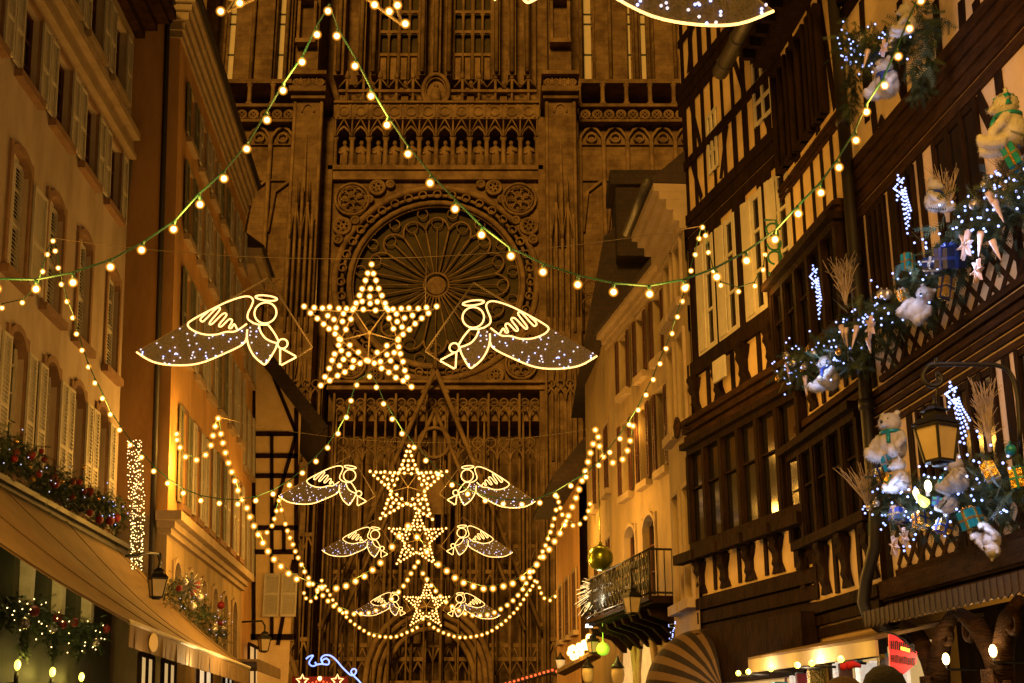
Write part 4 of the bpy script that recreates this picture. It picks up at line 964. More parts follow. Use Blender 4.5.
s2 = [(2, 308), (22.3, 302.7), (36, 289), (42.7, 271.6), (47.3, 254.5), (53, 241), (55.3, 251), (58.3, 268), (61.4, 284.4), (67, 301.5), (72.7, 317.8), (76.5, 334), (82, 350.3), (88.5, 367), (95, 383), (102.4, 398.4), (110.4, 414.5), (119.5, 430), (130, 445), (141.4, 457.3), (153.7, 471.2), (167.6, 483.3), (183.3, 493.2), (200.8, 500.6), (219.3, 503.4), (237.8, 504.2), (255.8, 500.7), (273, 494), (289.4, 485.2), (302.4, 473), (316, 461.4), (327.6, 447.8), (338, 433.7), (346.4, 417.4), (351, 400.7), (356.6, 385), (369.5, 376.6), (376.4, 387.3), (383.6, 403.8), (392.2, 419), (402, 433.7), (414, 447.4), (425.8, 460.6), (438, 474.3), (452, 485), (467.7, 494), (485.3, 500.7), (503.2, 504), (522, 504.6), (539.8, 502.8), (555.5, 495.5), (570.8, 485.8), (586, 477), (598.7, 465.4), (609.8, 452.4), (620, 438.8), (629.2, 424.7), (638.2, 410), (646, 395), (653.3, 379.6), (660, 363.8), (666, 348.7), (672, 333.6), (677.4, 316.9), (682.3, 301.3), (687, 286), (691, 270.8), (695.3, 254.7), (699, 238.6), (702.4, 227.3), (705.6, 235.6), (708.4, 252.5), (713.5, 271), (720.7, 285.4), (738.5, 291.6), (755, 286), (763, 269.8), (765, 254.7)]
s3 = [(176.6, 434), (177, 440), (180, 447.5), (185.5, 456.8), (196.5, 460), (205.6, 454.9), (210.9, 445.4), (213, 435.7), (215.3, 426.4), (218.2, 418.5), (220.9, 434), (223, 443), (225.5, 452.7), (228.6, 463), (231.8, 472), (235, 481), (238, 490.5), (242, 499.5), (247, 508), (250, 517), (254, 526), (258.4, 534.5), (263, 543), (268, 551.4), (274, 559.3), (281, 566.4), (288.6, 573.5), (296.8, 579), (309, 583.8), (322, 587.5), (336.3, 588.4), (346, 586), (355.5, 581.3), (364.5, 576.3), (372.6, 570), (380.5, 562.8), (392, 547), (399, 536), (408, 526), (417, 537), (427, 552), (438.3, 564.6), (446.8, 571), (455, 577.8), (463.6, 582.8), (473.5, 586.3), (483.5, 588.8), (493, 588.5), (503.4, 586.3), (512.7, 583.5), (522.7, 578), (529.8, 571.7), (536.7, 564.6), (543, 557), (549, 549.5), (554.5, 541.5), (559.9, 533.3), (564.5, 524.7), (568.4, 515.8), (572.3, 507), (576, 498), (579, 489.5), (582, 480.7), (585.4, 471.2), (588, 462), (590.5, 453), (593.2, 444), (595.4, 430), (598.3, 437), (599.5, 446.3), (603.2, 456.6), (612.8, 462.7), (622.6, 459.4), (627.4, 450.6), (630.2, 440.8), (633, 426)]
s4 = [(267, 532.5), (272, 525.8), (274.4, 519), (276.5, 511), (279, 500.5), (281.5, 510), (285.4, 524), (287.5, 530.8), (290, 537.9), (293, 544.6), (295.4, 551.4), (298.2, 557.8), (301.4, 564.6), (304.6, 571.7), (308.5, 578), (312.8, 584), (317.4, 590), (322.8, 595.5), (328, 601), (333.8, 606), (340, 610), (346.4, 612.4), (354, 614), (361, 613.8), (368.7, 613), (376, 610.5), (384, 605.5), (391.5, 599), (398.7, 592), (403.5, 586), (407.5, 580), (411, 573.5), (414.6, 567), (418, 562), (422.9, 573.5), (427, 579.3), (431.3, 585.5), (435.7, 591), (440.4, 596.4), (446, 602), (452, 606.4), (459, 610.5), (465, 613.6), (472.4, 615.4), (480, 615.7), (487.4, 614.9), (494.4, 612.6), (500.7, 609.2), (507.2, 605.2), (513, 600.6), (518, 595.3), (522.7, 589.4), (526.2, 583.2), (530, 577.4), (533, 571.4), (536.6, 565), (540, 557.4), (542.7, 551.6), (545.5, 545.5), (548, 538.8), (550.4, 532), (552.4, 525.6), (554.3, 518.6), (556, 510), (557.2, 497), (558.6, 502), (560.3, 508), (562.3, 514.7), (566, 521), (573, 525.6), (579.8, 524), (585.5, 518), (588.3, 511), (590, 504)]
s5 = [(304, 593), (306, 598.3), (310.8, 601.3), (316, 597.8), (317.3, 592), (319, 587), (321.7, 580.6), (325, 586), (327.5, 590.5), (330, 595), (332.8, 600), (336, 604), (339.3, 609), (342.8, 613), (346.4, 617), (350.4, 621), (354.8, 624.4), (359.4, 627.7), (364, 630.7), (368.9, 633.7), (374, 635.4), (379.8, 636.5), (385.4, 637), (390.8, 637.2), (396.5, 636.5), (401.7, 634.7), (407, 632.4), (412.3, 630.3), (417, 627.5), (423, 619), (429.2, 624), (433.8, 627.5), (438.3, 630.3), (443.5, 632.8), (448.7, 634.7), (454, 636.4), (459.8, 637.4), (465.2, 637.5), (470.8, 637), (476.5, 636), (482, 634.9), (487.2, 633), (492, 630.7), (496.9, 627.5), (501.4, 624.4), (505.8, 620.7), (509.7, 616.8), (513.7, 613), (517.3, 608.7), (520.4, 604.3), (523.6, 599.4), (526.6, 594.8), (530, 590), (532.7, 585.9), (534.8, 581), (537, 582), (539.4, 587.6), (541.2, 593.2), (544.3, 598.3), (550, 600.4), (555.2, 596.4), (557.7, 591.5), (559, 586), (560.3, 581), (561.4, 575.8)]
swag(YS[0], s1, 'nearest and widest light string, large bulbs on a green cable over the street', 5, 80, bulb_me)
swag(YS[1], s2, 'light string peaking on both walls and meeting under the largest whole star', 6, 72, far_bulb_me, ends=.25)
swag(YS[2], s3, 'light string rising to the ochre house and meeting under the topmost small star', 6, 190, tiny_bulb_me, ends=.18)
swag(YS[3], s4, 'small light string below the middle one of the three small stars', 8, 110, tiny_bulb_me, .09)
swag(YS[4], s5, 'lowest and farthest light string, looping beneath the smallest star', 8, 110, tiny_bulb_me, .1)
# ---- the star, modelled once
def star_proto():
    root = thing('star_light', 'x', 'star light', (0, 0, 0), 'lit stars hung over the street')
    pts = []; m = MB(); hub = Vector((0, 0, 0))
    for k in range(5):
        a = math.radians((90, 158.5, 230.5, 307, 21.5)[k]); D = Vector((math.cos(a), 0, math.sin(a))); Q = Vector((-D.z, 0, D.x))
        base = .335; hw = .25; tip = D * 1.0
        m.tube([D * base - Q * hw * .8, tip * .97], .012, 5); m.tube([D * base + Q * hw * .8, tip * .97], .012, 5); m.tube([D * base - Q * hw * .8, D * base + Q * hw * .8], .012, 5)
        b_ = math.radians((124, 195, 269, 344, 56)[k]); m.tube([hub, (.37 * math.cos(b_), 0, .37 * math.sin(b_))], .010, 5)
        pts.append(tip)
        for f, w in ((.87, .04), (.76, .085), (.65, .125), (.54, .165), (.43, .205), (base, hw)):
            for q in (-1, 1): pts.append(D * f + Q * (q * w))
        pts += [D * .42, D * (base - .01) + Q * .085, D * (base - .01) - Q * .085, D * .53, D * .64, D * .45 + Q * .11, D * .45 - Q * .11]
        for f, w in ((.64, .12), (.49, .18)): m.tube([D * f - Q * w, D * f + Q * w], .007, 4)
    m.sphere(hub, .035, 8, 6); m.build('frame', M['rod'], root)
    for i, p in enumerate(pts):
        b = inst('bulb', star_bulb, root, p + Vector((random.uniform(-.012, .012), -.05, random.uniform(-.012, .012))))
    return root
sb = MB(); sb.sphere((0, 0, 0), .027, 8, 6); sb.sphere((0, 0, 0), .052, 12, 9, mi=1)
star_bulb = sb.mesh('bulb', [M['bulb_core'], M['bulb_halo']], Vector((0, 0, 0)))
star = star_proto()
ST_ = [((328, -78), 143, YS[0], 'nearest lit star, cut by the top of the picture', .06), ((369.5, 333), 71, YS[1], 'largest whole lit star, hanging before the rose window', 0), ((408, 487), 41, YS[2], 'topmost of the three small lit stars in the stack below the large star', .0), ((417.3, 540), 30.5, YS[3], 'middle one of the three small lit stars stacked before the cathedral', 0), ((426.5, 606), 24, YS[4], 'smallest and lowest lit star, last of the stack', 0)]
for i, ((u, v), R, Y, lab, rot) in enumerate(ST_):
    p = at_depth(u, v, Y); z = Y * CT + (p.z - EYE) * ST; sc = R * z / FPX
    r = dup(star, p, lab, rot=(0, rot, 0), scale=sc)
    if i == 0:
        for c_ in r.children:
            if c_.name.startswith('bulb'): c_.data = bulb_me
    lamp(p + Vector((0, -.5, 0)), 110, WARM, .4, name='star_glow')
    # suspension wire from wall to wall with two droppers
    t = MB(); A = at_depth(*[(-250, 200), (53, 238), (218, 417), (279, 499), (321.7, 579)][i], Y); B = at_depth(*[(950, -70), (702, 226), (595, 428), (557, 495), (534, 579)][i], Y)
    top = p.z + sc * 1.12; L_ = []
    for k in range(17):
        f = k / 16; q = A.lerp(B, f); q.z += 0; L_.append(q)
    zc = L_[8].z; sag = top - zc
    for k, q in enumerate(L_): q.z += sag * (1 - (2 * k / 16 - 1) ** 2)
    t.tube(L_, .005, 4)
    for x in (-.78, .78):
        q0 = p + Vector((x * sc, 0, .3 * sc)); t.tube([q0, (q0.x, p.y, top)], .008, 4)
    tag(t.build('span_wire', M['wire']), ['thin wire over the nearest star at the top', 'thin wire spanning between walls above the largest whole star', 'thin wire spanning above the topmost small star', 'thin wire spanning above the middle small star', 'thin wire spanning above the smallest star'][i], 'wire', 'span wires of the light stations')
for ch in list(star.children): bpy.data.objects.remove(ch)
bpy.data.objects.remove(star)
# ---- the trumpeting angel, traced once in its own plane (units: metres, 1 px of the largest = .01435)
K = .3457 * .01435
def ax_(x, y): return Vector(((x - 155) * K, 0, -(y - 180) * K))
def smooth(P, closed=False, n=4):
    out = []; N = len(P)
    for i in range(N if closed else N - 1):
        g = lambda j: P[j % N] if closed else P[max(0, min(N - 1, j))]
        a, b, c_, d = g(i - 1), g(i), g(i + 1), g(i + 2)
        for k in range(n):
            t = k / n; out.append(b * .5 * 2 * .5 * 2 * .5 + (c_ - a) * (.5 * t) + (a * 2 - b * 5 + c_ * 4 - d) * (.5 * t * t) + (b * 3 - a - c_ * 3 + d) * (.5 * t ** 3) if False else ((b * 2) + (c_ - a) * t + (a * 2 - b * 5 + c_ * 4 - d) * (t * t) + (b * 3 - a - c_ * 3 + d) * (t ** 3)) * .5)
    if not closed: out.append(P[-1])
    return out
def angel_proto():
    root = thing('angel_light', 'x', 'angel light', (0, 0, 0), 'trumpeting angel lights beside the stars')
    def rope(name, P, closed=False, sm=True):
        P = [ax_(*q) for q in P]
        if sm: P = smooth(P, closed)
        m = MB(); m.tube(P, .0125, 6, closed); return m.build(name, M['rope'], root)
    m = MB(); m.ring(ax_(155, 243), 31 * K, .0125, Vector((1, 0, .12)), (0, 0, 1), n=24, m=6, sv=.24); m.build('halo', M['rope'], root)
    m = MB(); m.ring(ax_(155, 287), 31 * K, .0125, n=26, m=6); m.build('head_outline', M['rope'], root)
    rope('wing', [(186, 318), (203, 305), (204, 288), (196, 268), (192, 250), (202, 239), (225, 240), (268, 256), (320, 284), (358, 307), (371, 321), (358, 337), (325, 350), (290, 351), (262, 343), (235, 341), (205, 319)])
    rope('feather', [(232, 335), (241, 320), (248, 332), (255, 330), (247, 311), (256, 306), (276, 327), (283, 322), (264, 294), (275, 290), (303, 320), (309, 314), (284, 278), (293, 273), (322, 306), (331, 313), (336, 304), (316, 283)])
    rope('arm', [(145, 323), (128, 345), (114, 371), (122, 375), (148, 364), (164, 345), (171, 326)])
    m = MB(); m.ring(ax_(102, 378), 14 * K, .0125, n=16, m=6); m.build('hand_outline', M['rope'], root)
    rope('trumpet', [(101, 393), (64, 414), (62, 417), (103, 440), (106, 438), (108, 394)], False, False)
    rope('sleeve', [(117, 374), (121, 392), (133, 416), (147, 437), (158, 433), (180, 413), (196, 385), (203, 358), (203, 336)])
    rope('skirt', [(203, 358), (214, 380), (262, 406), (332, 435), (400, 440), (460, 430), (508, 402)])
    rope('shoulder', [(145, 322), (171, 322), (188, 317)], False, False)
    S_ = [(171, 326), (164, 345), (148, 364), (122, 375), (121, 392), (133, 416), (147, 437), (158, 433), (180, 413), (196, 385), (203, 358), (203, 336), (190, 318)]
    T_ = [(203, 336), (203, 358), (214, 380), (262, 406), (332, 435), (400, 440), (460, 430), (508, 402), (371, 321), (358, 337), (325, 350), (290, 351), (262, 343), (235, 341), (205, 319)]
    def inside(P, x, y):
        c_ = False; j = len(P) - 1
        for i in range(len(P)):
            if (P[i][1] > y) != (P[j][1] > y) and x < (P[j][0] - P[i][0]) * (y - P[i][1]) / (P[j][1] - P[i][1]) + P[i][0]: c_ = not c_
            j = i
        return c_
    for nm, P, n in (('sleeve_net', S_, 13), ('skirt_net', T_, 46)):
        m = MB(); m.prism([ax_(*q) + Vector((0, .004, 0)) for q in P], (0, .006, 0)); o = m.build(nm, M['net'], root)
        xs = [q[0] for q in P]; ys = [q[1] for q in P]; k = 0; rr = random.Random(5)
        while k < n:
            x = rr.uniform(min(xs), max(xs)); y = rr.uniform(min(ys), max(ys))
            if inside(P, x, y): inst('led', led_dim if rr.random() < .75 else led_blue, o, ax_(x, y) + Vector((0, -.012, 0))); k += 1
    m = MB()
    for a, b in (((508, 402), (155, 180)), ((155, 180), (20, 388)), ((20, 388), (62, 416))): m.tube([ax_(*a) + Vector((0, .015, 0)), ax_(*b) + Vector((0, .015, 0))], .015, 5)
    m.build('frame', M['wire'], root)
    return root
angel = angel_proto()
def mirror(root):
    def cp(o, par):
        c_ = o.copy(); COL.objects.link(c_); c_.parent = par; c_.location.x = -o.location.x
        if o.type == 'MESH' and o.name.split('.')[0] != 'led':
            me = o.data.copy(); me.transform(Matrix.Diagonal((-1, 1, 1, 1))); me.flip_normals(); c_.data = me
        for ch in o.children: cp(ch, c_)
        return c_
    return cp(root, None)
angel_l = mirror(angel)
AN = [(angel, (554, -145), 1.9, 0, .14, 'nearest angel light, only its skirt hem in view at the top'),
      (angel_l, (267.5, 277), 1.02, 1, .0, 'largest left angel light, blowing a trumpet towards the big star'), (angel, (473.6, 282.2), 1.0, 1, .0, 'largest right angel light, its skirt trailing over the rose window side'),
      (angel_l, (351, 455), .565, 2, .03, 'left angel light beside the topmost small star'), (angel, (468.5, 455), .565, 2, .05, 'right angel light beside the topmost small star'),
      (angel_l, (376, 519), .425, 3, .03, 'left angel light beside the middle small star'), (angel, (462.6, 517), .425, 3, .05, 'right angel light beside the middle small star'),
      (angel_l, (395.5, 586), .325, 4, .0, 'smallest left angel light, beside the lowest star'), (angel, (460.5, 586), .34, 4, .06, 'smallest right angel light, beside the lowest star')]
for src, (u, v), s, i, rot, lab in AN:
    Y = YS[i]; p = at_depth(u, v, Y); z = Y * CT + (p.z - EYE) * ST
    dup(src, p, lab, rot=(0, rot, 0), scale=s * z / FPX / .01435)
for r in (angel, angel_l):
    for o in [x for ch in r.children for x in (*ch.children, ch)]: bpy.data.objects.remove(o)
    bpy.data.objects.remove(r)
# ------------------------------------------------------------------ decorations: prototypes
M['fir'] = mat('fir_green', (0.022, 0.042, 0.016), 0.7, (0.012, 0.026, 0.011), 9)
M['fir2'] = mat('fir_green_light', (0.05, 0.075, 0.028), 0.7)
M['plush'] = mat('white_plush', (0.46, 0.44, 0.43), 0.95, (0.36, 0.34, 0.33), 7, 0.5, 60)
M['black'] = mat('black_bead', (0.01, 0.01, 0.01), 0.25)
M['teal'] = mat('teal_foil', (0.02, 0.25, 0.30), 0.28, (0.01, 0.16, 0.22), 10, 0.3, 20, metal=0.35)
M['blue'] = mat('blue_foil', (0.02, 0.06, 0.36), 0.28, (0.015, 0.03, 0.2), 10, 0.3, 20, metal=0.35)
M['navy'] = mat('navy_foil', (0.014, 0.025, 0.09), 0.3, (0.01, 0.016, 0.05), 10, metal=0.3)
M['gold'] = mat('gold_foil', (0.62, 0.40, 0.10), 0.25, (0.42, 0.26, 0.05), 12, 0.4, 25, metal=0.8)
M['silver'] = mat('silver_foil', (0.55, 0.52, 0.50), 0.25, (0.4, 0.38, 0.36), 12, 0.4, 25, metal=0.7)
M['red'] = mat('red_cloth', (0.22, 0.008, 0.010), 0.6, (0.12, 0.005, 0.007), 8)
M['icicle'] = mat('icicle_plastic', (0.55, 0.42, 0.38), 0.3, (0.45, 0.34, 0.32), 8)
M['birch'] = mat('white_twig', (0.42, 0.33, 0.25), 0.8, (0.28, 0.21, 0.15), 10)
M['frost'] = mat('frosted_glass', (0.52, 0.42, 0.27), 0.55, (0.42, 0.33, 0.2), 3)
M['terra'] = mat('planter', (0.04, 0.026, 0.016), 0.8)
M['canvas'] = mat('awning_canvas', (0.21, 0.135, 0.055), 0.85, (0.155, 0.097, 0.04), 1.2, 0.15, 40)
def apply_remesh(mb, name, mats, voxel, paint=None, smooth_it=6, fuzz=0, fl=.02):
    """fuse the collected shapes into one continuous skin"""
    me = mb.mesh(name, mats, Vector((0, 0, 0))); o = bpy.data.objects.new('tmp', me); COL.objects.link(o)
    r = o.modifiers.new('r', 'REMESH'); r.mode = 'VOXEL'; r.voxel_size = voxel; r.use_smooth_shade = True
    q = o.modifiers.new('s', 'SMOOTH'); q.iterations = smooth_it; q.factor = .5
    dg = bpy.context.evaluated_depsgraph_get(); out = bpy.data.meshes.new_from_object(o.evaluated_get(dg))
    bpy.data.objects.remove(o); out.name = name
    out.materials.clear()
    for m_ in mats: out.materials.append(m_)
    for p in out.polygons:
        p.use_smooth = True
        p.material_index = paint(p.center) if paint else 0
    if fuzz:
        import bmesh
        b = bmesh.new(); b.from_mesh(out); rr = random.Random(3); F_ = list(b.faces)
        for _ in range(fuzz):
            f = rr.choice(F_); c = f.calc_center_median(); n = f.normal
            t = n.orthogonal().normalized(); t.rotate(Matrix.Rotation(rr.uniform(0, 6.28), 3, n))
            e = n + t.cross(n) * rr.uniform(-.7, .7) + Vector((0, 0, -.5)); L_ = fl * rr.uniform(.6, 1.3); w = fl * .16
            vs = [b.verts.new(c + t * w), b.verts.new(c - t * w), b.verts.new(c + e * L_)]
            nf = b.faces.new(vs); nf.material_index = f.material_index; nf.smooth = True
        b.to_mesh(out); b.free()
    return out
def bear_meshes():
    b = MB()                                                      # sitting, facing -Y, 1 unit tall
    b.sphere((0, 0, .3), .27, 14, 10, (1, .9, 1.12)); b.sphere((0, -.03, .72), .2, 14, 10, (1.05, 1, .95)); b.sphere((0, -.2, .67), .09, 10, 8, (1, 1.1, .8))
    for q in (-1, 1):
        b.sphere((q * .155, .0, .89), .065, 8, 6, (1, .6, 1))
        b.tube([(q * .2, -.02, .5), (q * .3, -.12, .36), (q * .27, -.24, .26)], .08, 8, rs=[.085, .08, .075]); b.sphere((q * .27, -.25, .25), .08)
        b.tube([(q * .15, -.1, .12), (q * .22, -.3, .1), (q * .24, -.42, .12)], .1, 8, rs=[.12, .11, .09]); b.sphere((q * .24, -.43, .15), .095, 8, 6, (1, .7, 1.15))
    return apply_remesh(b, 'plush_body', [M['plush']], .024, fuzz=2600, fl=.03)
bear_me = bear_meshes()
fc = MB(); fc.sphere((0, -.295, .70), .034, 8, 6); fc.sphere((-.075, -.19, .765), .02, 6, 5); fc.sphere((.075, -.19, .765), .02, 6, 5); face_me = fc.mesh('face', M['black'], Vector((0, 0, 0)))
sc_ = MB(); sc_.ring((0, -.01, .545), .175, .04, (1, 0, 0), (0, 1, 0), n=18, m=6); sc_.tube([(.05, -.19, .54), (.09, -.25, .42), (.1, -.27, .3)], .04, 5)
def facing(f, yaw=0, tilt=0, roll=0):
    a = math.atan2(f.n.y, f.n.x) + math.pi / 2
    return (tilt, roll, a + yaw)
def bear(p, h, label, col=None, yaw=0, tilt=0, roll=0, f=None):
    r = thing('teddy_bear', label, 'teddy bear', Vector(p) - Vector((0, 0, 0)), 'white plush bears on the timbered house')
    inst('body', bear_me, r, p); inst('face', face_me, r, p)
    if col: inst('scarf', sc_.mesh('scarf', M[col], Vector((0, 0, 0))), r, p)
    r.scale = (h,) * 3; r.rotation_euler = facing(f or FR, yaw, tilt, roll); return r
def gift(p, w, h, label, c1, c2, rot=(0, 0, 0)):
    r = thing('gift_box', label, 'gift box', p, 'wrapped gifts among the garlands')
    m = MB(); m.box(-w / 2, w / 2, -w / 2, w / 2, -h / 2, h / 2); o = m.mesh('wrapping', M[c1], Vector((0, 0, 0))); inst('wrapping', o, r, p)
    m = MB(); e = .006; t = w * .09
    m.box(-t, t, -w / 2 - e, w / 2 + e, -h / 2 - e, h / 2 + e); m.box(-w / 2 - e * 1.4, w / 2 + e * 1.4, -t, t, -h / 2 - e * 1.4, h / 2 + e * 1.4); m.box(-w / 2 - e * .7, w / 2 + e * .7, -w / 2 - e * .7, w / 2 + e * .7, -t * .8, t * .8)
    for k in range(4):
        a = k * 1.571 + .6; D = Vector((math.cos(a), math.sin(a), 0))
        m.tube([Vector((0, 0, h / 2)), D * w * .22 + Vector((0, 0, h / 2 + w * .22)), D * w * .4 + Vector((0, 0, h / 2 + w * .12)), D * w * .1 + Vector((0, 0, h / 2 + .01))], w * .05, 5)
    inst('ribbon', m.mesh('ribbon', M[c2], Vector((0, 0, 0))), r, p); r.rotation_euler = rot; return r
def snowflake(p, R_, label, f, yaw=0.0):
    m = MB(); U = f.t; V = Vector((0, 0, 1)); c = Vector(p); P_ = []
    for k in range(12):
        a = math.pi * k / 6 + yaw; r = R_ if k % 2 == 0 else R_ * .42; P_.append(c + U * r * math.cos(a) + V * r * math.sin(a))
    m.prism(P_, f.n * .025)
    for k in range(6):
        a = math.pi * k / 3 + yaw; D = U * math.cos(a) + V * math.sin(a)
        m.tube([c + f.n * .03, c + D * R_ * .9 + f.n * .03], R_ * .07, 5)
    o = m.build('snowflake', M['icicle']); tag(o, label, 'snowflake', 'foam snowflakes on the garlands'); return o
def icicle(p, L_, label, lean=0.0):
    m = MB(); p = Vector(p); n = 7
    pts = [p + Vector((lean * L_ * i / n, 0, -L_ * i / n)) for i in range(n + 1)]
    m.tube(pts, .02, 7, rs=[.026 * (1 - i / n) * (1 + .25 * (i % 2)) + .004 for i in range(n + 1)])
    o = m.build('icicle', M['icicle']); tag(o, label, 'icicle', 'hanging icicle ornaments'); return o
def twigs(p, H_, label, spread=.5, n=26, f=None):
    m = MB(); p = Vector(p); rr = random.Random(int(H_ * 997))
    for i in range(n):
        a = rr.uniform(0, 6.28); s = rr.uniform(.1, 1) * spread; L_ = H_ * rr.uniform(.6, 1)
        D = Vector((math.cos(a) * s, math.sin(a) * s * .6, 0)); q = [p + D * L_ * (t ** 1.4) + Vector((rr.uniform(-.012, .012), 0, L_ * t)) for t in (0, .25, .5, .75, 1)]
        m.tube(q, .006, 4, rs=[.008, .007, .0055, .004, .002])
        for k in range(3):
            b = q[rr.randint(1, 3)]; m.tube([b, b + Vector((rr.uniform(-.13, .13), rr.uniform(-.06, .06), rr.uniform(.08, .24)))], .003, 3)
    o = m.build('twig_bundle', M['birch']); tag(o, label, 'twigs', 'pale twig bundles'); return o
def comet(p, H_, label, f, lean=.35):
    r = thing('comet_light', label, 'comet light', p, 'shooting star light ornaments'); p = Vector(p); U = f.t * -1; V = Vector((0, 0, 1))
    m = MB(); pts = []; R_ = H_ * .2; c = p + V * H_ * .8
    st = [c + (U * math.cos(a) + V * math.sin(a)) * (R_ if k % 2 == 0 else R_ * .42) for k in range(10) for a in [math.pi / 2 + math.pi * k / 5]]
    m.tube(st, .006, 4, True)
    for i in range(10): pts += [st[i], st[i].lerp(st[(i + 1) % 10], .5)]
    for k in range(4):
        tl = [c + U * (R_ * .3 + lean * H_ * (t ** 1.0) * (.75 + .3 * k / 3) * math.sin(t * 1.5)) * 1.0 + V * (-R_ * .3 - H_ * .75 * t * (.62 + .13 * (3 - k))) + U * (.035 * k) for t in [i / 9 for i in range(10)]]
        m.tube(tl, .005, 4); pts += tl[1:]
    m.build('frame', M['iron'], r)
    for q in pts: inst('led', led_blue, r, q + f.n * .015)
    return r
def foliage(m, c, rad, n, rr, ax, gravity=.25, L_=.16):
    """fir sprays: a short stem with rows of needles"""
    for _ in range(n):
        o = Vector(c) + Vector([rr.gauss(0, .5) * r for r in rad])
        D = Vector((rr.uniform(-1, 1), rr.uniform(-1, 1), rr.uniform(-1, .8) - gravity)).normalized(); l = L_ * rr.uniform(.6, 1.4); S_ = D.orthogonal().normalized(); S_.rotate(Matrix.Rotation(rr.uniform(0, 6.28), 3, D))
        k = 8; mi = 1 if rr.random() < .22 else 0
        for i in range(k):
            b = o + D * l * i / k
            for q in (-1, 1):
                e = b + S_ * q * l * .28 * (1 - .5 * i / k) + D * l * .2; w = D * .008
                m.add([b - w, b + w, e], [(0, 1, 2)], mi)
def garland(label, f, path, rad, n, leds=24, led=None, seed=1, group='fir garlands on the houses', d=.45, planter=None, baubles=(), tails=()):
    """fir garland through pixel points of the facade, with its lights and balls"""
    rr = random.Random(seed); P_ = [f.W(u, v, d) for u, v in path]
    r = thing('fir_garland', label, 'garland', P_[0], group); m = MB(); sg = [(P_[i + 1] - P_[i]).length for i in range(len(P_) - 1)]; T_ = sum(sg)
    def pt():
        x = rr.uniform(0, T_)
        for i, l in enumerate(sg):
            if x <= l: return P_[i].lerp(P_[i + 1], x / l)
            x -= l
        return P_[-1]
    for _ in range(n): foliage(m, pt(), (rad, rad * .7, rad), 3, rr, None)
    for (u, v, ln) in tails:
        q = f.W(u, v, d)
        for i in range(int(ln * 60)): foliage(m, q - Vector((0, 0, ln * i / (ln * 60))), (.07, .05, .05), 2, rr, None, .8)
    m.build('branches', [M['fir'], M['fir2']], r)
    for i in range(leds): inst('led', led or led_blue, r, pt() + f.n * rad * rr.uniform(.5, 1.1) + f.t * rr.gauss(0, rad * .5) + Vector((0, 0, rr.gauss(0, rad * .75))))
    for (c_, k, rb) in baubles:
        for i in range(k):
            b = MB(); q = pt() + f.n * rad * rr.uniform(.5, 1) + Vector((0, 0, rr.gauss(0, rad * .6))); b.sphere(q, rb * rr.uniform(.8, 1.2), 10, 8); b.tube([q + Vector((0, 0, rb)), q + Vector((0, 0, rb * 1.5))], .01, 5); b.build('bauble', M[c_], r)
    return r
def lantern(p, S_, label, group='street lanterns', lit=0.0, pole=None):
    """four-sided tapering street lantern, S_ = height of the glass; p = centre of the glass"""
    r = thing('street_lantern', label, 'lantern', p, group); p = Vector(p); a, b = S_ * .42, S_ * .27; z0, z1 = -S_ / 2, S_ / 2
    rot = Matrix.Rotation(.5, 3, 'Z')
    def V_(x, y, z): return p + rot @ Vector((x, y, z))
    m = MB(); cn = [(-1, -1), (1, -1), (1, 1), (-1, 1)]
    m.hexa([V_(x * b, y * b, z0) for x, y in cn] + [V_(x * a, y * a, z1) for x, y in cn]); m.build('glass', M['frost'], r)
    m = MB()
    for x, y in cn: m.bar(V_(x * b * 1.02, y * b * 1.02, z0 - .01), V_(x * a * 1.02, y * a * 1.02, z1 + .01), S_ * .07, S_ * .07)
    for z, q in ((z0, b), (z1, a)):
        for i in range(4): m.bar(V_(cn[i][0] * q * 1.04, cn[i][1] * q * 1.04, z), V_(cn[(i + 1) % 4][0] * q * 1.04, cn[(i + 1) % 4][1] * q * 1.04, z), S_ * .08, S_ * .08)
    m.build('frame', M['iron'], r)
    m = MB(); e = a * 1.16
    m.hexa([V_(x * e, y * e, z1 + .02) for x, y in cn] + [V_(x * e * .72, y * e * .72, z1 + S_ * .26) for x, y in cn]); m.hexa([V_(x * e * .5, y * e * .5, z1 + S_ * .26) for x, y in cn] + [V_(x * e * .42, y * e * .42, z1 + S_ * .46) for x, y in cn]); m.hexa([V_(x * e * .62, y * e * .62, z1 + S_ * .46) for x, y in cn] + [V_(x * e * .2, y * e * .2, z1 + S_ * .62) for x, y in cn])
    m.lathe(p, [(S_ * .05, z1 + S_ * .62), (S_ * .08, z1 + S_ * .7), (S_ * .03, z1 + S_ * .8), (S_ * .03, z1 + S_ * .95)], 8); m.build('cap', M['iron'], r); m = MB(); m.lathe(p, [(b * .9, z0 - S_ * .12), (b * 1.05, z0)], 8); m.build('base', M['iron'], r)
    if pole:
        m = MB()
        for pts, rad in pole: m.tube(pts, rad, 7)
        m.build('bracket', M['iron'], r)
    return r
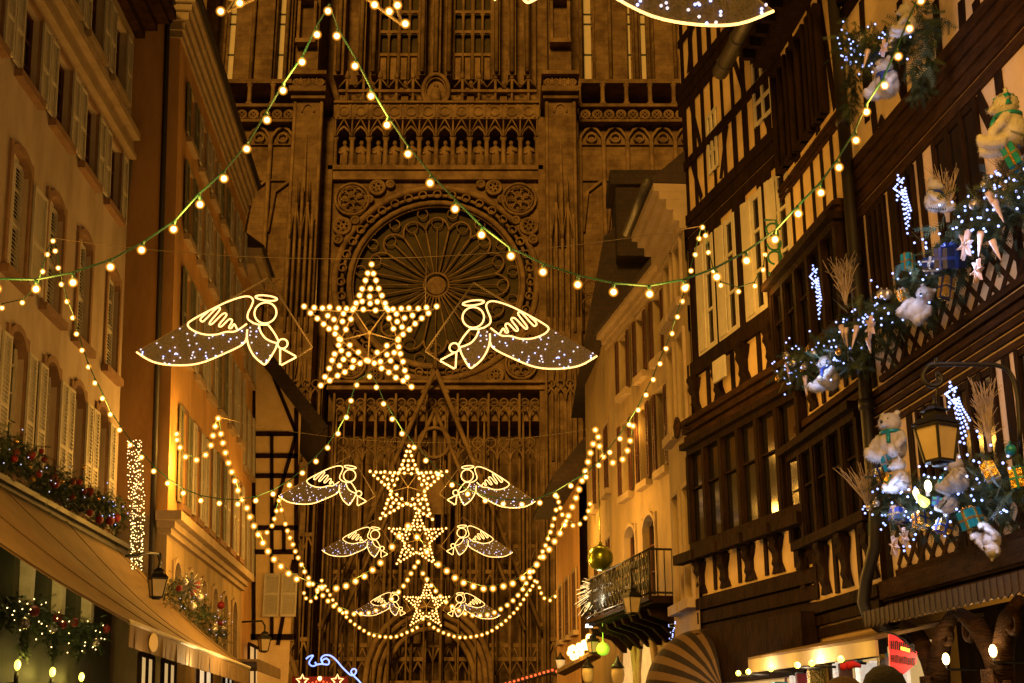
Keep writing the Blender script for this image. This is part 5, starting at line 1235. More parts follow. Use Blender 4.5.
# ------------------------------------------------------------------ right-hand timbered house: garlands
garland('fir garland beneath the top windows, next to two white bears', FR, [(848, 40), (870, 55), (905, 42), (930, 8)], .2, 200, 56, seed=2, d=.3, tails=((926, 20, .55), (915, 60, .45), (850, 70, .6)), baubles=(('blue', 1, .09), ('silver', 3, .05)))
garland('long fir garland along the upper lattice parapet, under the comet light', FR, [(852, 335), (880, 318), (915, 300), (950, 258), (985, 222), (1024, 190), (1060, 160)], .26, 420, 100, seed=3, d=.4, baubles=(('silver', 4, .05),))
garland('round fir bunch with silver tinsel on the lower oriel roof', FR, [(792, 372), (820, 362), (850, 352), (866, 345)], .24, 230, 52, seed=4, d=.5, baubles=(('silver', 5, .045), ('gold', 4, .035)))
garland('dense fir garland on the lowest parapet, crowded with gifts and bears', FR, [(882, 498), (905, 505), (930, 508), (960, 500), (1000, 482), (1040, 478)], .25, 300, 100, seed=5, d=.42, baubles=(('teal', 3, .05), ('silver', 3, .045)))
garland('fir boughs with white lights at the right picture edge', FR, [(1004, 205), (1030, 180), (1060, 170)], .2, 90, 18, seed=8, d=.5)
bears = [((889, 98), 64, 'blue', 'white bear with blue scarf on the top garland', .5, .1, 0), ((908, 34), 48, None, 'white bear standing highest on the top garland by a bulb', -.3, 0, .2),
         ((1013, 150), 92, 'teal', 'biggest white bear with teal scarf at the right picture edge', -.5, 0, .1), ((934, 212), 52, 'blue', 'white bear turned aside with bright blue scarf beside the upper twigs', 2.2, .1, 0),
         ((913, 322), 58, None, 'white bear hanging sideways under the navy gift', .9, .2, .6), ((831, 390), 56, 'blue', 'white bear sitting in the silver tinselled fir bunch', .2, 0, -.1),
         ((894, 462), 58, 'teal', 'tall polar bear sitting left of the big lantern', .6, 0, 0), ((902, 492), 40, None, 'small white bear between the polar bear and the gold gift', -.4, 0, .2),
         ((960, 492), 58, None, 'white bear on top of another right of the big lantern', .3, -.1, -.2), ((952, 512), 42, None, 'white bear below another, its legs hanging over the parapet', 0, .1, .3), ((990, 532), 50, None, 'white bear hanging head down at the lowest parapet right', .2, .3, 2.6),
         ((870, 345 - 60), 1, None, '', 0, 0, 0)]
for (u, v), hp, col, lab, yaw, tl, rl in bears[:-1]:
    p = FR.W(u, v, .62); z = p.y * CT + (p.z - EYE) * ST; bear(p, (.95 if 'polar' in lab else .72) * hp * z / FPX, lab, col, yaw, tl, rl)
def G(u, v, w, h, lab, a, b, d=.66):
    p = FR.W(u, v, d); z = p.y * CT + (p.z - EYE) * ST; gift(p, .85 * w * z / FPX, .85 * h * z / FPX, lab, a, b, (random.uniform(-.4, .4), random.uniform(-.4, .4), random.uniform(.2, 1.3)))
G(908, 262, 12, 19, 'small teal gift with pale ribbon on the upper garland', 'teal', 'gold'); G(950, 258, 26, 24, 'large navy gift among the upper fir boughs', 'navy', 'blue'); G(932, 266, 18, 12, 'flat navy gift beside the large navy one', 'navy', 'silver')
G(946, 288, 13, 26, 'upright gold gift hanging over the upper lattice', 'gold', 'navy'); G(903, 295, 10, 13, 'small gold gift under the hanging white bear', 'gold', 'silver')
G(1006, 103, 20, 14, 'teal gift held by the biggest bear', 'teal', 'silver'); G(1013, 157, 16, 34, 'tall teal gift under the biggest bear', 'teal', 'gold')
G(892, 462, 17, 18, 'teal gift in the lap of the polar bear', 'teal', 'silver'); G(880, 474, 10, 18, 'narrow gold gift left of the polar bear', 'gold', 'blue'); G(889, 484, 11, 18, 'gold gift under the polar bear', 'gold', 'teal')
G(899, 516, 17, 15, 'bright blue gift low at the left end of the lowest garland', 'blue', 'silver'); G(938, 502, 12, 9, 'small teal gift beside the lit candle', 'teal', 'blue'); G(921, 520, 15, 17, 'olive gold gift below the lit candle', 'gold', 'navy'); G(943, 527, 15, 14, 'gold gift with blue ribbon low on the lowest garland', 'gold', 'blue')
G(971, 519, 20, 22, 'teal gift between two bears over the lowest parapet', 'teal', 'gold'); G(990, 472, 16, 20, 'gold gift right of the stacked bears', 'gold', 'silver'); G(1019, 478, 16, 22, 'gold gift cut by the right picture edge', 'gold', 'teal')
for (u, v, r_, lab) in ((967, 245, 16, 'lilac lit snowflake high on the upper garland'), (979, 271, 13, 'pinkish snowflake right of the gold gift on the lattice'), (872, 327, 12, 'snowflake at the left end of the upper garland'), (896, 546, 11, 'pink snowflake low on the lowest parapet, left one'), (906, 537, 10, 'pink snowflake low on the lowest parapet, right one'), (885, 48, 9, 'pale snowflake beside the top bears')):
    p = FR.W(u, v, .7); z = p.y * CT + (p.z - EYE) * ST; snowflake(p, r_ * z / FPX, lab, FR, random.uniform(0, 1))
for (u, v, L_, ln, lab) in ((968, 232, 24, -.15, 'leftmost icicle of the fan on the upper garland'), (981, 232, 26, -.2, 'second icicle of the fan on the upper garland'), (988, 192, 22, .3, 'upper icicle by the right garland boughs'), (994, 200, 24, .3, 'icicle beside the upper right garland boughs'), (992, 240, 22, .3, 'rightmost icicle of the fan on the upper garland'), (841, 325, 22, .15, 'left icicle over the oriel bear'), (846, 328, 20, 0, 'middle icicle over the oriel bear'), (857, 326, 24, -.3, 'slanting icicle right of the oriel bear'), (787, 362, 22, .1, 'icicle at the left edge of the fir bunch'), (805, 376, 20, 0, 'icicle hanging below the fir bunch'), (868, 50, 20, -.3, 'icicle at the left end of the top garland'), (868, 338, 16, .1, 'icicle beside the dark downpipe'), (893, 505, 26, .2, 'icicle beside the bright blue gift')):
    p = FR.W(u, v, .68); z = p.y * CT + (p.z - EYE) * ST; icicle(p, L_ * z / FPX, lab, ln)
for (u, v, h, lab, sp) in ((948, 222, 62, 'pale twigs on the upper garland right of the turned bear', .4), (846, 305, 52, 'pale twigs standing on the fir bunch by the oriel', .45), (990, 452, 78, 'tall pale twigs behind the lowest garland by the lantern arm', .2), (1012, 190, 40, 'pale twigs at the right picture edge', .8), (868, 508, 44, 'thin pale twigs at the left end of the lowest garland', .9)):
    p = FR.W(u, v, .5); z = p.y * CT + (p.z - EYE) * ST; twigs(p, h * z / FPX, lab, sp)
for (u, v, h, lab, ln) in ((905, 236, 66, 'blue-white comet light high above the upper garland', .12), (818, 320, 58, 'slim blue-white comet light by the oriel windows', .08), (958, 446, 66, 'blue-white comet light with a clear star beside the big lantern', .28)):
    p = FR.W(u, v, .5); z = p.y * CT + (p.z - EYE) * ST; comet(p, h * z / FPX, lab, FR, ln)
BLUE = (.45, .6, 1)
for u, v, e in ((888, 70, 3.2), (925, 235, 3.2), (965, 250, 3.2), (900, 285, 2.4), (815, 365, 3), (890, 495, 4.5), (925, 520, 4), (975, 510, 3.5), (1010, 235, 2.4)): lamp(FR.W(u, v, .85), e * 2.6, BLUE, .06, name='led_glow')
# lit candle ornament and lit cone
r = thing('candle_ornament', 'lit yellow candle ornament glowing in the lowest garland', 'candle', FR.W(921, 506, .7))
M['candle_lit'] = nosample(mat('candle_lit', (.9, .9, .3), .5, emit=(.9, .85, .12), es=1.3)); M['flame'] = nosample(mat('flame', (1, .9, .6), .5, emit=(1, .85, .45), es=8))
m = MB(); p = FR.W(925, 503, .72); m.tube([p, FR.W(917, 496, .72)], .035, 8, rs=[.05, .03]); m.build('wax', M['candle_lit'], r)
m = MB(); m.sphere(FR.W(916, 493, .72), .03, 8, 6, (1, 1, 1.5)); m.build('flame', M['flame'], r)
r = thing('candle_ornament', 'lit white bulb candle standing above the lowest garland', 'candle', FR.W(928, 495, .7))
m = MB(); p = FR.W(928, 496, .72); m.tube([p, p + Vector((0, 0, .1))], .02, 8); m.build('wax', M['white'], r); m = MB(); m.sphere(FR.W(928, 486, .72), .035, 8, 6, (1, 1, 1.6)); m.build('flame', M['flame'], r)
# big lantern hanging from a curled arm
pl = FR.W(938, 444, 1.15); zz = pl.y * CT + (pl.z - EYE) * ST; px_ = zz / FPX
def lp(u, v): return at_depth(u, v, pl.y)
arm = [FR.W(1022, 470, .1), lp(1020, 440), lp(1018, 400), lp(1012, 376), lp(1000, 366), lp(980, 364.5), lp(936, 364.5), lp(927, 368), lp(923, 376), lp(927, 384), lp(936, 386), lp(942, 381), lp(940, 375), lp(936, 374)]
lantern(pl, 35 * px_, 'big black street lantern hanging from a curled iron arm before the timbered house', pole=[(smooth([Vector(q) for q in arm[1:]], n=3), 2.4 * px_), ([arm[0], arm[1]], 2.4 * px_), ([lp(937, 374), lp(937.5, 402)], 1.2 * px_), ([lp(937, 364), lp(936, 358)], 2.2 * px_)])
# ------------------------------------------------------------------ left: awning, planters, lamps
wl = [(14.0, 5.45), (18, 5.45), (22, 5.45), (26, 5.45), (30.3, 5.45)]
far_o = at_depth(249, 668, 34.2); near_o = at_depth(130, 622, 23.0)
m = MB(); nu, nv = 26, 14; G_ = []
w0 = FL.W(-240, 352, .3); w1 = FL.P(30.4, .3, 5.5)
for i in range(nu + 1):
    f = i / nu; a = w0.lerp(w1, f); b = near_o.lerp(far_o, f); row = []
    for j in range(nv + 1):
        g = j / nv; p = a.lerp(b, g); p.z -= .28 * math.sin(math.pi * g) * (.5 + .5 * math.cos(f * 9)) * .5 + .12 * math.sin(math.pi * g); p.z += .035 * math.sin(f * 22 + g * 2.2) * math.sin(math.pi * g); row.append(p)
    G_ += row
vs = G_ + [p - Vector((0, 0, .03)) for p in G_]; nn = len(G_); fs = []
for i in range(nu):
    for j in range(nv):
        a = i * (nv + 1) + j; q = (a, a + 1, a + nv + 2, a + nv + 1); fs.append(q); fs.append(tuple(x + nn for x in q[::-1]))
for i in range(nu):
    for j in (0, nv): a = i * (nv + 1) + j; b = a + nv + 1; fs.append((a, b, b + nn, a + nn))
for i in (0, nu):
    for j in range(nv): a = i * (nv + 1) + j; fs.append((a, a + 1, a + 1 + nn, a + nn))
m.add(vs, fs, 0, True)
aw = thing('awning', 'large tan shop awning sloping from the shuttered house, seams along its canvas', 'awning', w0)
m.build('canvas', M['canvas'], aw)
m = MB()
for i in range(0, nu + 1, 6): m.tube([G_[i * (nv + 1) + j] + Vector((0, 0, .012)) for j in range(nv + 1)], .009, 4)
m.build('seam', mat('seam', (.13, .08, .035), .8), aw)
m = MB(); m.tube([near_o, far_o], .05, 8); m.build('front_bar', M['white'], aw)
m = MB(); n = 40
for i in range(n):
    a = near_o.lerp(far_o, i / n); b = near_o.lerp(far_o, (i + 1) / n); off = Vector((.03 * math.sin(i * 1.7), 0, 0)); z = -.42
    m.hexa([a + Vector((.02, 0, z)) + off, b + Vector((.02, 0, z)), b + Vector((.0, 0, z)), a + Vector((0, 0, z)) + off, a + Vector((.02, 0, -.03)), b + Vector((.02, 0, -.03)), b + Vector((0, 0, -.03)), a + Vector((0, 0, -.03))])
va = m.build('valance', M['canvas'], aw)
m = MB(); c = near_o.lerp(far_o, .13) + Vector((.05, 0, -.22)); D = (far_o - near_o).normalized(); m.prism([c + D * .3 * math.cos(a) + Vector((0, 0, .17 * math.sin(a))) for a in [2 * math.pi * k / 20 for k in range(20)]], (.012, 0, 0)); m.build('emblem', mat('emblem', (.65, .42, .06), .6), va)
garland('fir window box with red bows, nearest the left picture edge', FL, [(-30, 440), (0, 452), (28, 462)], .33, 330, 9, led_dim, 11, 'fir window boxes over the awning', d=.3, baubles=(('red', 6, .06), ('gold', 4, .05), ('red', 3, .09)))
garland('fir window box with red bows under the second arched shutters', FL, [(34, 474), (60, 490), (84, 500)], .33, 330, 9, led_dim, 12, 'fir window boxes over the awning', d=.3, baubles=(('red', 5, .06), ('gold', 4, .05), ('red', 3, .09)))
garland('fir window box with a white light chain at the end of the shuttered house', FL, [(92, 503), (108, 510), (118, 514)], .3, 260, 14, led_blue, 13, 'fir window boxes over the awning', d=.3, tails=((116, 520, .5), (100, 515, .3)), baubles=(('red', 3, .1),))
garland('dark fir swag with small warm lights between the pale consoles under the awning', FL, [(-10, 612), (25, 612), (50, 625), (75, 632), (95, 636)], .28, 360, 40, led_warm, 14, 'fir swags', d=.35, tails=((25, 625, .5), (55, 630, .5), (80, 635, .4)), baubles=(('red', 5, .08), ('silver', 3, .09)))
for s_ in (22.9, 24.8, 26.8): lamp(FL.P(s_, .55, 4.35), 16, (1, .72, .2), .1)  # added lights without visible fittings, to brighten the consoles
M['candle_bulb'] = nosample(mat('candle_bulb', (1, .9, .4), .4, emit=(1, .78, .07), es=6))
for i, (u, v) in enumerate(((17.5, 665), (52.5, 672), (81.5, 677))):
    p = FL.W(u, v, .25); r = thing('wall_lamp', ['first candle wall lamp from the left, under the fir swag', 'middle candle wall lamp under the fir swag', 'third candle wall lamp from the left, under the fir swag'][i], 'wall lamp', p - Vector((0, 0, .3)), 'candle wall lamps on the dark green shopfront')
    m = MB(); m.sphere(p, .055, 10, 8, (1, 1, 1.6)); m.build('bulb', M['candle_bulb'], r); m = MB(); m.tube([p - Vector((0, 0, .12)), p - Vector((0, 0, .3))], .04, 8); m.tube([p - Vector((0, 0, .3)), p - Vector((0, 0, .34)) - FL.n * .24], .025, 6); m.build('holder', M['iron'], r)
    lamp(p + FL.n * .15, 14, (1, .72, .12), .08, r)
# curtain of tiny lights at the corner
ic = thing('light_curtain', 'narrow hanging curtain of tiny warm lights at the corner of the shuttered house', 'light curtain', FL.W(134, 440, .55))
rr = random.Random(4); m = MB(); pts = []
for k in range(9):
    u = 128.5 + k * 1.7; q = [FL.W(u + .9 * math.sin(v * .05 + k) + (v - 440) * .015, v, .55 + .06 * math.sin(k)) for v in [440 + (x + rr.random()) * 4.4 for x in range(rr.randint(24, 31))]]
    m.tube(q, .006, 3); pts += q
m.build('wire', M['cable'], ic); rr.shuffle(pts)
for q in pts[:100]: inst('led', led_warm, ic, q)
m = MB()
for q in pts[100:]: m.sphere(q + Vector((rr.uniform(-.02, .02), 0, 0)), .0115, 6, 4)
tag(m.build('tiny_lights', M['led_warm'], ic), kind='stuff')
lamp(FL.W(136, 500, 1.0), 30, WARM, .3, ic)
# ------------------------------------------------------------------ shops, stalls and people along the bottom
# lanterns along the walls
p = FM.W(157, 588, 1.0); z_ = (p.y * CT + (p.z - EYE) * ST) / FPX
lantern(p, 18 * z_, 'street lantern on a straight arm at the corner of the ochre house above the awning', pole=[([FM.W(126, 556, 1.0), FM.W(150, 553, 1.0), FM.W(158, 554, 1.0), FM.W(160, 562, 1.0), p + Vector((0, 0, 16 * z_))], 1.3 * z_), ([FM.W(160, 554, 1.0), FM.P(A0 + .05, -.1, FM.px(160, 554, 1.0)[1])], 1.6 * z_)])
p = at_depth(264, 645, 44.0); z_ = (p.y * CT + (p.z - EYE) * ST) / FPX
lantern(p, 12 * z_, 'small street lantern on a long arm beneath the gabled house', pole=[([at_depth(236, 629, 44), at_depth(240, 622, 44), at_depth(262, 621, 44), at_depth(265, 626, 44), p + Vector((0, 0, 8 * z_))], 1.0 * z_)])
p = FP2.W(632, 605, 1.3); z_ = (p.y * CT + (p.z - EYE) * ST) / FPX
lantern(p, 16 * z_, 'street lantern hanging in front of the iron balcony', pole=[([FP2.W(632, 590, 1.3), FP2.W(631, 570, 1.3), FP2.W(640, 566, .6), FP2.W(640, 566, .02)], 1.1 * z_)])
p = FP2.W(593, 647, .9); z_ = (p.y * CT + (p.z - EYE) * ST) / FPX
lantern(p, 11 * z_, 'street lantern left of the balcony by the green lit ball', pole=[([p + Vector((0, 0, 7 * z_)), FP2.W(593, 634, .9), FP2.W(593, 634, .05)], 1.0 * z_)])
for u, v, lab in ((588, 674, 'left one of two white paper lanterns under the balcony'), (618, 675, 'right one of two white paper lanterns under the balcony')):
    p = FP2.W(u, v, .8); r = thing('paper_lantern', lab, 'lantern', p, 'white lanterns of the shop under the balcony')
    m = MB(); m.lathe(p, [(.08, -.22), (.12, -.15), (.15, .0), (.14, .12), (.07, .18)], 12); m.build('shade', M['frost'], r); m = MB(); m.lathe(p, [(.16, .15), (.12, .22), (.05, .3), (.02, .42)], 8); m.build('cap', M['iron'], r)
# balls, frosted twigs and spotlights of the shop below the balcony
M['green_ball'] = mat('green_foil_ball', (.22, .24, .02), .25, (.15, .17, .015), 5, metal=.7)
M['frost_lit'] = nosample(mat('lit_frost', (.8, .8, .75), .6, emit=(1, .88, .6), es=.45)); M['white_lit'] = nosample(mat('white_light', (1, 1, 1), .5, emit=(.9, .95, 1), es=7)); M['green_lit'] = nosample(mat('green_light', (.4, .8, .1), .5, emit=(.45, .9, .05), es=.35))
def ball(p, r_, lab, mt, wire=1.0):
    m = MB(); m.sphere(p, r_, 16, 12); m.tube([p + Vector((0, 0, r_)), p + Vector((0, 0, r_ * 1.2))], r_ * .15, 8); m.tube([p + Vector((0, 0, r_ * 1.2)), p + Vector((0, 0, r_ + wire))], .012, 4)
    tag(m.build('ball', M[mt]), lab, 'ornament ball', 'green balls of the balcony house')
p = FP2.W(600.5, 558, 1.2); ball(p, .30, 'big shiny green ball hanging over the balcony end', 'green_ball', 1.4)
p = FP2.W(603, 649, .8); ball(p, .16, 'glowing green ball low beside the wall lantern', 'green_lit', .5); lamp(p + Vector((-.2, -.4, 0)), 18, (.5, 1, .08), .1)
m = MB(); rr = random.Random(9); c = FP2.W(603, 597, .6)
for i in range(170):
    D = Vector((rr.uniform(-1, .5), rr.uniform(-.6, .6), rr.uniform(-.4, .8))); D.normalize(); l = rr.uniform(.2, .75)
    m.tube([c, c + D * l * .6 + Vector((0, 0, .05)), c + D * l - Vector((0, 0, .16 * l)) + Vector((rr.uniform(-.06, .06), 0, rr.uniform(-.06, .06)))], .006, 3)
tag(m.build('frosted_branch', M['frost_lit']), 'spray of brightly lit frosted branches above the balcony end', 'branches')  # twigs glow by their own emission, standing for light thrown on them
lamp(FP2.W(597, 600, 1.1), 50, (1, .85, .55), .15)
r = thing('floodlight', 'small white floodlight shining at the foot of the balcony', 'floodlight', FP2.W(589, 625, .9)); p = FP2.W(589, 625, .9)
m = MB(); m.box(p.x - .1, p.x + .1, p.y, p.y + .1, p.z - .08, p.z + .08); m.build('housing', M['iron'], r); m = MB(); m.box(p.x - .08, p.x + .08, p.y - .03, p.y - .002, p.z - .06, p.z + .06); m.build('lens', M['white_lit'], r); lamp(p + Vector((0, -.25, .1)), 25, (.8, .9, 1), .05, r)
# glowing cluster and sloping canopy
cl = thing('light_cluster', 'cluster of big warm bulbs on a sloping canopy left of the balcony', 'light cluster', at_depth(578, 655, 40))
m = MB(); a, b = at_depth(556, 671, 40), at_depth(592, 652, 36)
m.hexa([a + Vector((0, -.6, -.1)), b + Vector((0, -.6, -.1)), b + Vector((.3, 1, -.1)), a + Vector((.3, 1, -.1)), a + Vector((0, -.6, 0)), b + Vector((0, -.6, 0)), b + Vector((.3, 1, .25)), a + Vector((.3, 1, .25))]); m.build('canopy', M['canvas'], cl)
big = MB(); big.sphere((0, 0, 0), .085, 10, 8); big.sphere((0, 0, 0), .12, 12, 9, mi=1); big_me = big.mesh('bulb', [M['bulb_core'], M['bulb_halo']], Vector((0, 0, 0)))
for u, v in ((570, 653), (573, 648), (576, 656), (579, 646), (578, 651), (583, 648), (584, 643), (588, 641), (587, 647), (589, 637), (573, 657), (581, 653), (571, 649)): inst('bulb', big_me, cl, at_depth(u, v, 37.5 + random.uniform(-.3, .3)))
lamp(at_depth(578, 648, 36.6), 60, WARM, .3, cl)
p = at_depth(560.5, 663, 44); z_ = (p.y * CT + (p.z - EYE) * ST) / FPX
m = MB(); m.lathe(p, [(.1, -.16), (.16, .1)], 4); r = thing('post_lantern', 'small lit yellow lantern beside the sloping canopy', 'lantern', p - Vector((0, 0, .2))); m.build('glass', M['lit_room'], r); m = MB(); m.lathe(p, [(.19, .1), (.05, .26), (.02, .34)], 4); m.build('cap', M['iron'], r)
# market stalls in the square
M['star_red'] = nosample(mat('red_glow', (.6, .05, .02), .5, emit=(1, .10, .03), es=2.2)); M['blue_rope'] = nosample(mat('blue_rope', (.3, .45, 1), .5, emit=(.16, .30, 1), es=2.2))
def stall(x, y, w, h, dep, lab, extra):
    r = thing('market_stall', lab, 'market stall', (x, y, 0), 'market huts in the square'); m = MB()
    m.box(x - w / 2, x + w / 2, y, y + dep, 0, h * .38); m.box(x - w / 2, x - w / 2 + .12, y, y + dep, h * .38, h); m.box(x + w / 2 - .12, x + w / 2, y, y + dep, h * .38, h); m.box(x - w / 2, x + w / 2, y + dep - .1, y + dep, h * .38, h); m.build('hut', M['wood_mid'], r)
    m = MB(); rise = w * .17; e = .35
    m.prism([(x - w / 2 - e, y - .5, h), (x, y - .5, h + rise), (x + w / 2 + e, y - .5, h), (x + w / 2 + e, y - .5, h + .12), (x, y - .5, h + rise + .14), (x - w / 2 - e, y - .5, h + .12)], (0, dep + .8, 0)); m.build('roof', M['roof'], r)
    m = MB(); m.box(x - w / 2 + .12, x + w / 2 - .12, y + dep - .14, y + dep - .11, h * .4, h - .1); m.build('interior', M['lit_room'], r)
    extra(r, x, y, w, h, rise, e); lamp((x, y - .9, h * .8), 160, WARM, .3, r); return r
def red_edge(r, x, y, w, h, rise, e):
    n = 13
    for q in (-1, 1):
        for i in range(n):
            f = i / (n - 1); inst('led', red_led, r, Vector((x + q * (w / 2 + e) * (1 - f), y - .56, h + .02 + rise * f)))
def red_stars(r, x, y, w, h, rise, e):
    red_edge(r, x, y, w, h, rise, e)
    for dx in (-.75, .75):
        c = Vector((x + dx, y - .62, h + .52)); P_ = [c + Vector((.27 * (1 if k % 2 == 0 else .45) * math.sin(math.pi * k / 5), 0, .27 * (1 if k % 2 == 0 else .45) * math.cos(math.pi * k / 5))) for k in range(10)]
        m = MB(); m.tube(P_, .035, 5, True); m.build('star', M['rope'], r)
    m = MB(); m.box(x - 1.2, x + 1.2, y - .58, y - .52, h + .08, h + .7); m.build('fascia', M['red'], r); inst('bulb', big_me, r, (x, y - .65, h + .62))
rl = MB(); rl.sphere((0, 0, 0), .05, 6, 5); red_led = rl.mesh('led', M['star_red'], Vector((0, 0, 0)))
pa = at_depth(322, 676, 58); stall(pa.x, 58, 3.0, pa.z - .75, 2.6, 'market hut with red lit gable and two small stars at left', red_stars)
pb = at_depth(552, 671, 57); stall(pb.x, 57, 3.6, pb.z - .62, 2.6, 'market hut with red lit roof edges at right', red_edge)
for i, (u, v) in enumerate(((368, 672), (414, 676), (458, 674), (502, 677))):
    pc = at_depth(u, v + 12, 72 + 3 * i); stall(pc.x, 72 + 3 * i, 3.2, pc.z - .5, 2.6, ['dark market hut left of the middle in the square', 'dark market hut in the middle of the square', 'dark market hut right of the middle in the square', 'dark market hut nearest the cathedral doors at right'][i], lambda *a: None) if False else None
bl = thing('scroll_light', 'blue scrolled rope light above the red lit market hut', 'rope light', at_depth(330, 670, 56))
def Bp(u, v): return at_depth(u, v, 56)
def crv(P_): return smooth([Bp(*q) for q in P_], n=5)
for nm, P_ in (('curl', [(306, 659), (309, 656.5), (313, 655.5), (311, 659), (309, 663), (312, 666), (316, 665), (315, 662)]), ('scroll', [(316, 664.5), (322, 664), (328, 664.5), (329, 661), (326, 658.5), (322, 661), (323, 664), (321, 659), (324, 655.5), (330, 655.5), (336, 660), (342, 667), (348, 673), (352, 675.5), (355.5, 673.5), (356, 670), (353, 669), (351, 672), (354, 676), (359, 681), (363, 686)])):
    m = MB(); m.tube(crv(P_), .032, 6); m.build(nm, M['blue_rope'], bl)
# lit shop windows of the ochre house below the awning
for i, (u0, u1, v0, mt, lab) in enumerate(((137, 150, 658, 'lit_room', ''), (196, 209, 660, 'frost_lit', ''), (222, 230, 664, 'frost_lit', ''), (160, 172, 664, 'lit_room', ''), (247, 258, 648, 'lit_room', ''))):
    m = MB(); a, hb = FM.px(u0, v0); b = FM.px(u1, v0)[0]; h_ = FM.px((u0 + u1) / 2, v0)[1]; s_, e_ = min(a, b), max(a, b)
    FM.box(m, s_, e_, .02, .05, .6, h_); w_ = m.build('shop_window', M[mt], h2 if i < 4 else hb_); m = MB()
    for q in (s_ - .06, (s_ + e_) / 2 - .03, e_): FM.box(m, q, q + .06, .02, .11, .6, h_ + .06)
    FM.box(m, s_, e_, .02, .1, h_, h_ + .1); FM.box(m, s_, e_, .05, .09, h_ * .7, h_ * .7 + .05); m.build('frame', M['wood'], w_)
lamp(FM.W(256, 655, 2.2), 130, (1, .6, .2), .3); lamp(FM.W(200, 668, 1.4), 40, (1, .75, .35), .2); lamp(FM.W(150, 672, 1.2), 20, (1, .6, .25), .2)
m = MB(); a = FM.P(38.5, .02, 3.6); FM.box(m, 37.5, 43.0, .02, 1.3, 3.55, 3.62); FM.box(m, 37.5, 43.0, 1.26, 1.3, 3.3, 3.55); tag(m.build('shop_canopy', M['canvas']), 'narrow flat canopy over lit shop windows beyond the big awning', 'canopy')
garland('dark bough with silver and red balls on the ochre house beside the wall lantern', FM, [(166, 588), (180, 590), (192, 604), (205, 618), (222, 634)], .34, 230, 20, led_dim, 21, 'fir garlands on the houses', d=.35, baubles=(('silver', 6, .1), ('red', 5, .09)))
m = MB(); c = FM.W(188, 585, .6)
for k in range(14):
    a_ = k * .449; m.tube([c, c + Vector((.34 * math.cos(a_), 0, .34 * math.sin(a_)))], .03, 4, rs=[.05, .01])
tag(m.build('tinsel_star', M['silver']), 'shiny silver tinsel star on the dark bough by the wall lantern', 'ornament')
# striped barrel awning of the plaster house
ba_ = thing('barrel_awning', 'rounded striped shop awning under the tall plaster house', 'awning', FP1.P(22, .1, 2.2))
M['stripe'] = mat('stripe_cloth', (.12, .07, .03), .8); M['stripe_dark'] = mat('stripe_cloth_dark', (.012, .006, .004), .8)
m = MB(); a0_, b0_ = 19.9, 22.3; n = 12; k_ = 14
for i in range(n):
    for j in range(k_):
        def q(i_, j_):
            t = math.pi / 2 * i_ / n; s = a0_ + (b0_ - a0_) * j_ / k_; ed_ = max(.02, math.sin(math.pi * j_ / k_))
            return FP1.P(s, .03 + .95 * math.sin(t) * ed_ ** .6, 2.1 + 1.05 * math.cos(t) * ed_ ** .45)
        m.add([q(i, j), q(i, j + 1), q(i + 1, j + 1), q(i + 1, j)], [(0, 1, 2, 3)], i % 2, True)
m.build('cloth', [M['stripe_dark'], M['stripe']], ba_)
m = MB(); n = 16
for i in range(n):
    s = a0_ + .3 + (b0_ - a0_ - .6) * i / n; w = (b0_ - a0_ - .6) / n; ef = .03 + .95 * math.sin(math.pi * (i + .5) / n) ** .6; FP1.prism(m, [(s, 2.1), (s + w, 2.1), (s + w, 1.9), (s + w / 2, 1.8), (s, 1.9)], ef, ef + .02)
m.build('valance', M['stripe_dark'], ba_)
# lit shop canopy under the bay window and the oriels
sc2 = thing('shop_canopy', 'long lit shop canopy with spotlights on its cream valance at lower right', 'canopy', FR.P(17, 1.0, 2.6))
ya, yb = at_depth(748, 660, 18.0), at_depth(875, 640, 13.6)
m = MB(); D = (yb - ya); nrm = Vector((-D.y, D.x, 0)).normalized(); nrm = nrm if nrm.x > 0 else -nrm
hz = 2.55; A_ = Vector((ya.x, ya.y, 0)); B_ = Vector((yb.x, yb.y, 0)); za, zb_ = at_depth(748, 660, ya.y).z, at_depth(875, 640, yb.y).z; la, lb = at_depth(748, 673, ya.y).z, at_depth(875, 656, yb.y).z
def V3(p, z): return Vector((p.x, p.y, z))
m.hexa([V3(A_, la), V3(B_, lb), V3(B_ + nrm * .03, lb), V3(A_ + nrm * .03, la), V3(A_, za), V3(B_, zb_), V3(B_ + nrm * .03, zb_), V3(A_ + nrm * .03, za)]); m.build('valance', M['pelmet_pale'] if 'pelmet_pale' in M else mat('cream_canvas', (.55, .42, .22), .8, (.45, .34, .17), 3), sc2)
m = MB(); m.hexa([V3(A_, za), V3(B_, zb_), V3(B_ + nrm * 1.2, zb_ + .25), V3(A_ + nrm * 1.2, za + .25), V3(A_, za + .03), V3(B_, zb_ + .03), V3(B_ + nrm * 1.2, zb_ + .29), V3(A_ + nrm * 1.2, za + .29)]); m.build('canvas', M['canvas'], sc2)
for i, f in enumerate((.09, .19, .40, .62, .73, .93)):
    p = V3(A_.lerp(B_, f), la + (lb - la) * f - .02) - nrm * .26
    m = MB(); m.sphere(p, .035, 8, 6); m.build('spot_bulb', M['candle_bulb'], sc2); m = MB(); m.tube([p - Vector((0, 0, .03)), p + nrm * .27 + Vector((0, 0, -.04))], .015, 5); m.build('spot_arm', M['iron'], sc2)
    lamp(p + Vector((0, 0, .06)), 3.2, (1, .62, .14), .03, sc2)
